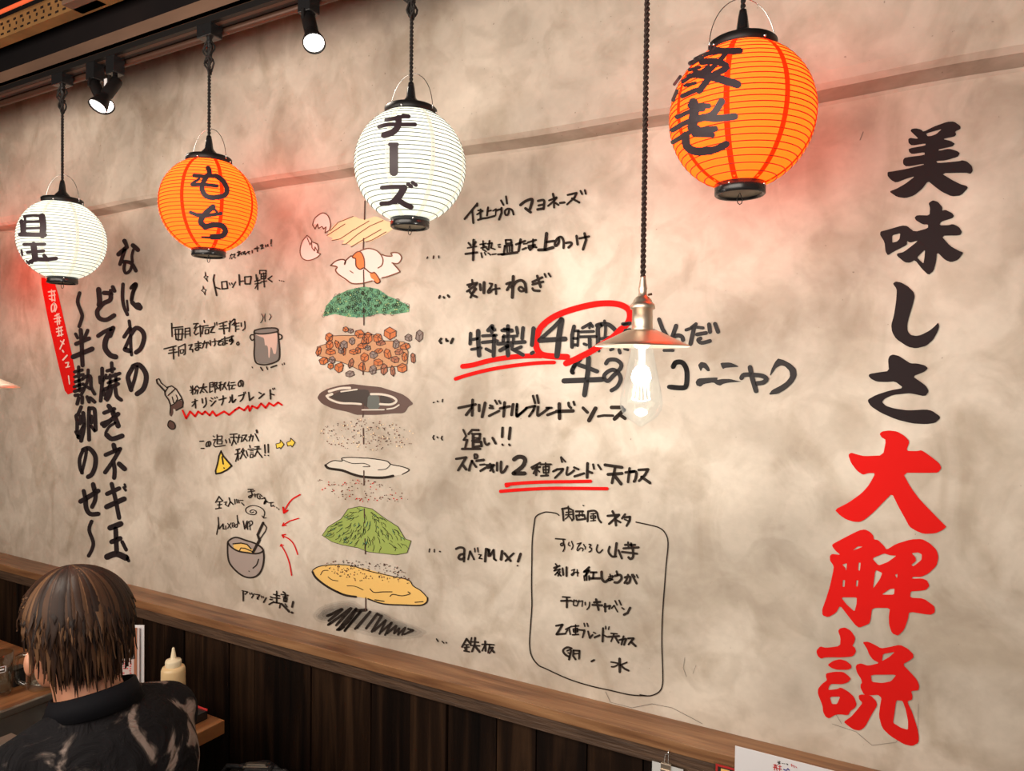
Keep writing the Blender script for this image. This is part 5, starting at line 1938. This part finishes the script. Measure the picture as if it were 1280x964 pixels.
# ---------------------------------------------------------------- the seated person
FH = Vector((-.97, .25, 0)).normalized(); LH = Vector((0,0,1)).cross(FH)          # head: forward, left
FB = Vector((-1, -.02, 0)).normalized(); LB = Vector((0,0,1)).cross(FB)
UP = Vector((0,0,1))
HC = at(95, 797, 1.36); NB = at(116, 860, 1.345)
seat = Vector((NB.x+.10, NB.y-.01, .46))
def cap(mb, a, ra, b, rb, n=14):
    mb.ball(a, ra, n); mb.ball(b, rb, n); mb.tube([a, b], [ra, rb], n)
def remeshed(mb, name, mt, parent, vox, sm=6):
    o = mb.build('tmp_'+name, M[mt], None, True)
    md = o.modifiers.new('r', 'REMESH'); md.mode = 'VOXEL'; md.voxel_size = vox
    m2 = o.modifiers.new('s', 'SMOOTH'); m2.factor = .6; m2.iterations = sm
    dg = bpy.context.evaluated_depsgraph_get(); me = bpy.data.meshes.new_from_object(o.evaluated_get(dg)); me.name = name
    bpy.data.objects.remove(o); me.materials.clear(); me.materials.append(M[mt])
    me.polygons.foreach_set('use_smooth', [True]*len(me.polygons))
    return link(bpy.data.objects.new(name, me), parent)
tilt = Matrix.Rotation(math.radians(12), 3, LH)
RHm = Matrix((FH, LH, UP)).transposed()        # local (fwd, left, up) -> world
SH = .93
def hp(f, l, u): return HC + tilt @ (RHm @ Vector((f*SH, l*SH, u*SH)))
bd = MB()
bd.ball(hp(-.005,0,.025), .1*SH, 24, (.93,.76,.92), tilt @ RHm)              # skull
bd.ball(hp(.035,0,-.035), .1*SH, 20, (.58,.58,.72), tilt @ RHm)              # face
bd.ball(hp(.062,0,-.088), .030, 14, (1,.95,.8), tilt @ RHm)               # chin
bd.ball(hp(.100,0,-.030), .013, 12, (1.1,.8,1.3), tilt @ RHm)             # nose
bd.ball(hp(.088,0,-.062), .018, 12, (.6,1.2,.5), tilt @ RHm)              # lips
bd.ball(hp(.085,0,.012), .028, 12, (.45,1.6,.35), tilt @ RHm)             # brow
for s_ in (-1, 1):
    bd.ball(hp(-.002,s_*.083,-.030), .027, 14, (.60,.34,.90), tilt @ RHm)   # ears
    bd.ball(hp(.045,s_*.040,-.055), .034, 12, (1,.7,1), tilt @ RHm)       # cheeks and jaw
cap(bd, hp(-.02,0,-.06), .052, NB+Vector((0,0,-.03)), .060)
chest = NB+Vector((.02,0,-.18)); waist = seat+Vector((-.02,0,.20)); hip = seat+Vector((0,0,.10))
bd.ball(chest, .13, 20, (.85,1.25,1.1)); bd.ball(waist, .12, 20, (.85,1.1,1.1)); bd.ball(hip, .13, 20, (.95,1.25,.75))
cap(bd, chest, .09, hip, .10)
arms = []
for s_ in (-1, 1):
    sh = NB+LB*s_*.150+Vector((.0,0,-.112)); el = sh+FB*.13+LB*s_*.05+Vector((0,0,-.20)); wr = Vector((el.x-.19, el.y-s_*LB.y*(-.0)+(.06 if s_*LB.y < 0 else -.0), TZ+.05))
    arms.append((s_, sh, el, wr))
    cap(bd, sh, .055, el, .042); cap(bd, el, .040, wr, .027); cap(bd, NB+Vector((0,0,-.05)), .05, sh, .055)
    # hand: palm and five fingers curled on the table edge
    pd = (wr-el).normalized(); pd.z = -.12; pd.normalize(); sd = UP.cross(pd).normalized()
    pc = wr+pd*.045; bd.ball(pc, .036, 14, (1.15,1.0,.42), Matrix((pd, sd, pd.cross(sd))).transposed())
    for k, (off, ln) in enumerate(((-.027,.062), (-.009,.072), (.009,.068), (.026,.054))):
        b0 = pc+pd*.028+sd*off; b1_ = b0+pd*ln*.5+UP*.008; b2_ = b1_+pd*ln*.35-UP*.010; b3_ = b2_+pd*ln*.15-UP*.012
        cap(bd, b0, .0095, b1_, .0088, 10); cap(bd, b1_, .0088, b2_, .008, 10); cap(bd, b2_, .008, b3_, .0072, 10)
    ts = -s_; t0 = pc+sd*ts*.028-pd*.012; t1 = t0+sd*ts*.022+pd*.022; t2 = t1+pd*.026-UP*.006
    cap(bd, t0, .0115, t1, .010, 10); cap(bd, t1, .010, t2, .0085, 10)
    hj = hip+LB*s_*.085; kn = hj+FB*.30+LB*s_*.03+Vector((0,0,-.025)); an = Vector((kn.x+.03, kn.y, .09)); toe = an+FB*.13+Vector((0,0,-.05))
    cap(bd, hj, .082, kn, .058); cap(bd, kn, .056, an, .040); cap(bd, an, .040, toe, .032)
person = empty('person', (seat.x, seat.y, .46)); tag(person, 'seated person with brown hair in a blotched dark shirt, seen from behind', 'person')
inv = Vector(person.location)
def attach(o): 
    o.parent = person; o.location = -inv; return o
attach(remeshed(bd, 'body', 'skin', None, .006, 5))
# shirt with sleeves
M['shirt'] = mat('bleached_dark_cotton', (.01,.01,.012), .9, Specular_IOR_Level=.08)
def shirtmat():
    nt = M['shirt'].node_tree; N = nt.nodes; L = nt.links; b = N['Principled BSDF']
    tc = N.new('ShaderNodeTexCoord'); n1 = N.new('ShaderNodeTexNoise'); n1.inputs['Scale'].default_value = 11.5; n1.inputs['Detail'].default_value = 4; n1.inputs['Distortion'].default_value = .9
    mp = N.new('ShaderNodeMapping'); mp.inputs['Location'].default_value = (.37,.9,.55); L.new(tc.outputs['Object'], mp.inputs[0]); L.new(mp.outputs[0], n1.inputs['Vector'])
    r = N.new('ShaderNodeValToRGB'); e = r.color_ramp.elements; L.new(n1.outputs['Fac'], r.inputs[0])
    for _ in range(3): e.new(.5)
    for i, (p_, c_) in enumerate(((.0, (.006,.006,.007)), (.54, (.010,.009,.010)), (.575, (.05,.04,.036)), (.61, (.20,.155,.135)), (.8, (.28,.22,.19)))): e[i].position = p_; e[i].color = (*c_, 1)
    L.new(r.outputs[0], b.inputs['Base Color'])
    n2 = N.new('ShaderNodeTexNoise'); n2.inputs['Scale'].default_value = 14; n2.inputs['Detail'].default_value = 5; n2.inputs['Distortion'].default_value = 1.5; bp_ = N.new('ShaderNodeBump'); bp_.inputs['Strength'].default_value = .9; bp_.inputs['Distance'].default_value = .02
    L.new(tc.outputs['Object'], n2.inputs['Vector']); L.new(n2.outputs['Fac'], bp_.inputs['Height']); L.new(bp_.outputs[0], b.inputs['Normal'])
shirtmat()
js = MB()
js.ball(chest, .15, 24, (.92,1.28,1.12)); js.ball(waist, .145, 20, (.92,1.12,1.15)); js.ball(hip, .15, 20, (1.0,1.22,.66)); cap(js, chest, .12, hip, .10)
js.ball(NB+Vector((.035,0,-.105)), .1, 20, (.85,1.35,.75))
cap(js, NB+Vector((0,0,-.045)), .066, NB+Vector((.02,0,-.1)), .09)
for s_, sh, el, wr in arms:
    cap(js, NB+LB*s_*.05+Vector((.01,0,-.062)), .050, sh+Vector((0,0,.004)), .062); cap(js, sh, .066, el, .056); cap(js, el, .058, el+(wr-el)*.55, .048)
for k in range(14):                                        # folds
    a = random.uniform(-1.2, 1.2); c = chest+Vector((.12*math.cos(a)+.0, .15*math.sin(a), random.uniform(-.18, .08)))
    d = Vector((random.uniform(-.02,.02), random.uniform(-.05,.05), random.uniform(-.05,.05))); cap(js, c, .017, c+d, .010, 8)
attach(remeshed(js, 'shirt', 'shirt', None, .009, 4))
cl = MB(); V = []; F = []; ncol = 40
for i in range(ncol+1):
    a = math.radians(-160+320*i/ncol); rx, ry = .062, .066
    base = NB+Vector((.006+rx*math.cos(a)*1.1, ry*1.12*math.sin(a), -.034+.012*math.cos(a))); topv = base+Vector((-math.cos(a)*.006-.004, -math.sin(a)*.007, .034+.006*math.cos(a)))
    out = Vector((math.cos(a), math.sin(a), 0))*.005
    V += [base, topv, topv+out, base+out*2.2]
for i in range(ncol):
    for k in range(4): F.append((i*4+k, (i+1)*4+k, (i+1)*4+(k+1) % 4, i*4+(k+1) % 4))
F += [(0,1,2,3), tuple(ncol*4+k for k in (3,2,1,0))]
M['collar'] = mat('black_collar_cotton', (.006,.006,.008), .8, Specular_IOR_Level=.1)
attach(cl.add(V, F).build('collar', M['collar'], None, True))
for s_, sh, el, wr in ():
    pass
sm_ = MB()
for s_, sh, el, wr in arms:
    P = [sh+LB*s_*(-.01)+(UP*math.cos(a)+FB*(-math.sin(a)))*.078+Vector((0,0,.0)) for a in [math.radians(q) for q in range(-70, 150, 10)]]
    sm_.tube(P, .0022, 6)
# hair: a scalp shell plus overlapping locks running from the crown
hb = MB(); rh = random.Random(11)
hb.ball(hp(-.012,0,.030), .1*SH, 28, (.98,.86,.92), tilt @ RHm)
crown = (-.035, .012)
def lock(phi, t_end, hang, wd, lift):
    # phi: direction around the head (0 = forward), path from crown over an ellipsoid, then hanging
    a, b_, c_ = .104+lift, .095+lift, .104+lift; P = []; nst = 13
    for i in range(nst):
        t = i/(nst-1); th = t_end*t
        f0 = math.sin(th)*math.cos(phi)*a; l0 = math.sin(th)*math.sin(phi)*b_; u0 = math.cos(th)*c_
        k = (1-t)**1.3
        P.append(Vector((f0*(1)-.012+crown[0]*k*.6, l0+crown[1]*k, u0+.030)))
    d = P[-1]-P[-2]; d.normalize()
    for i in range(1, 5):
        q = P[-1]+(d*(1-i/5)+Vector((0,0,-1))*(i/5)).normalized()*hang/4; q += Vector((rh.uniform(-.0015,.0015), rh.uniform(-.002,.002), 0)); P.append(q)
    V = []; F = []; n_ = len(P); cen = Vector((-.012, 0, .0))
    for i, p in enumerate(P):
        t = (P[min(i+1, n_-1)]-P[max(i-1, 0)]).normalized(); no = (p-cen); no -= t*no.dot(t); no.normalize(); sd = t.cross(no)
        s = i/(n_-1); w2 = wd*(.6+1.1*min(s*2.2, 1))*(1-max(0, (s-.62)/.38)**1.4*.96)*.5
        V += [p+sd*w2-no*.001, p+no*(.0024*(1-.5*s)), p-sd*w2-no*.001]
    for i in range(n_-1):
        F += [(3*i, 3*i+1, 3*i+4, 3*i+3), (3*i+1, 3*i+2, 3*i+5, 3*i+4)]
    hb.add([HC+tilt @ (RHm @ (v*SH)) for v in V], F)
for layer in range(7):
    for k in range(110):
        phi = 2*math.pi*(k+rh.random())/110-math.pi
        back = (1-math.cos(phi))/2; side = abs(math.sin(phi))
        lf = math.sin(phi) > 0
        te = 1.5+.42*back; hang = .014+.075*back**2
        if back < .35: te = 1.25; hang = .02                           # fringe
        elif abs(phi) < 1.8 and abs(phi) > 1.2: te = 1.30; hang = .003+.016*(abs(phi) < 1.38)   # over the ears
        te *= (1-.05*layer)*rh.uniform(.94, 1.04); hang *= rh.uniform(.4, 1.35)
        if layer > 1: hang *= .5
        lock(phi, te, hang, rh.uniform(.006, .012), .0014*layer+rh.uniform(-.002, .003))
for k in range(150):                                                    # long wisps at the nape, right side
    lock(-math.pi+rh.uniform(-1.0, 1.2), rh.uniform(1.8,2.15), rh.uniform(.045, .085), rh.uniform(.006,.011), rh.uniform(-.006,.003))
for k in range(8): lock(-2.0+rh.uniform(-.2,.2), 1.8, rh.uniform(.05,.075), .007, .008)
hr = attach(hb.build('hair', M['hair'], None, True))
M['eye'] = mat('eye_white', (.7,.68,.65), .2)
for s_ in (-1, 1): attach(MB().ball(hp(.079, s_*.031, -.004), .012, 12).build('eye', M['eye'], None, True))
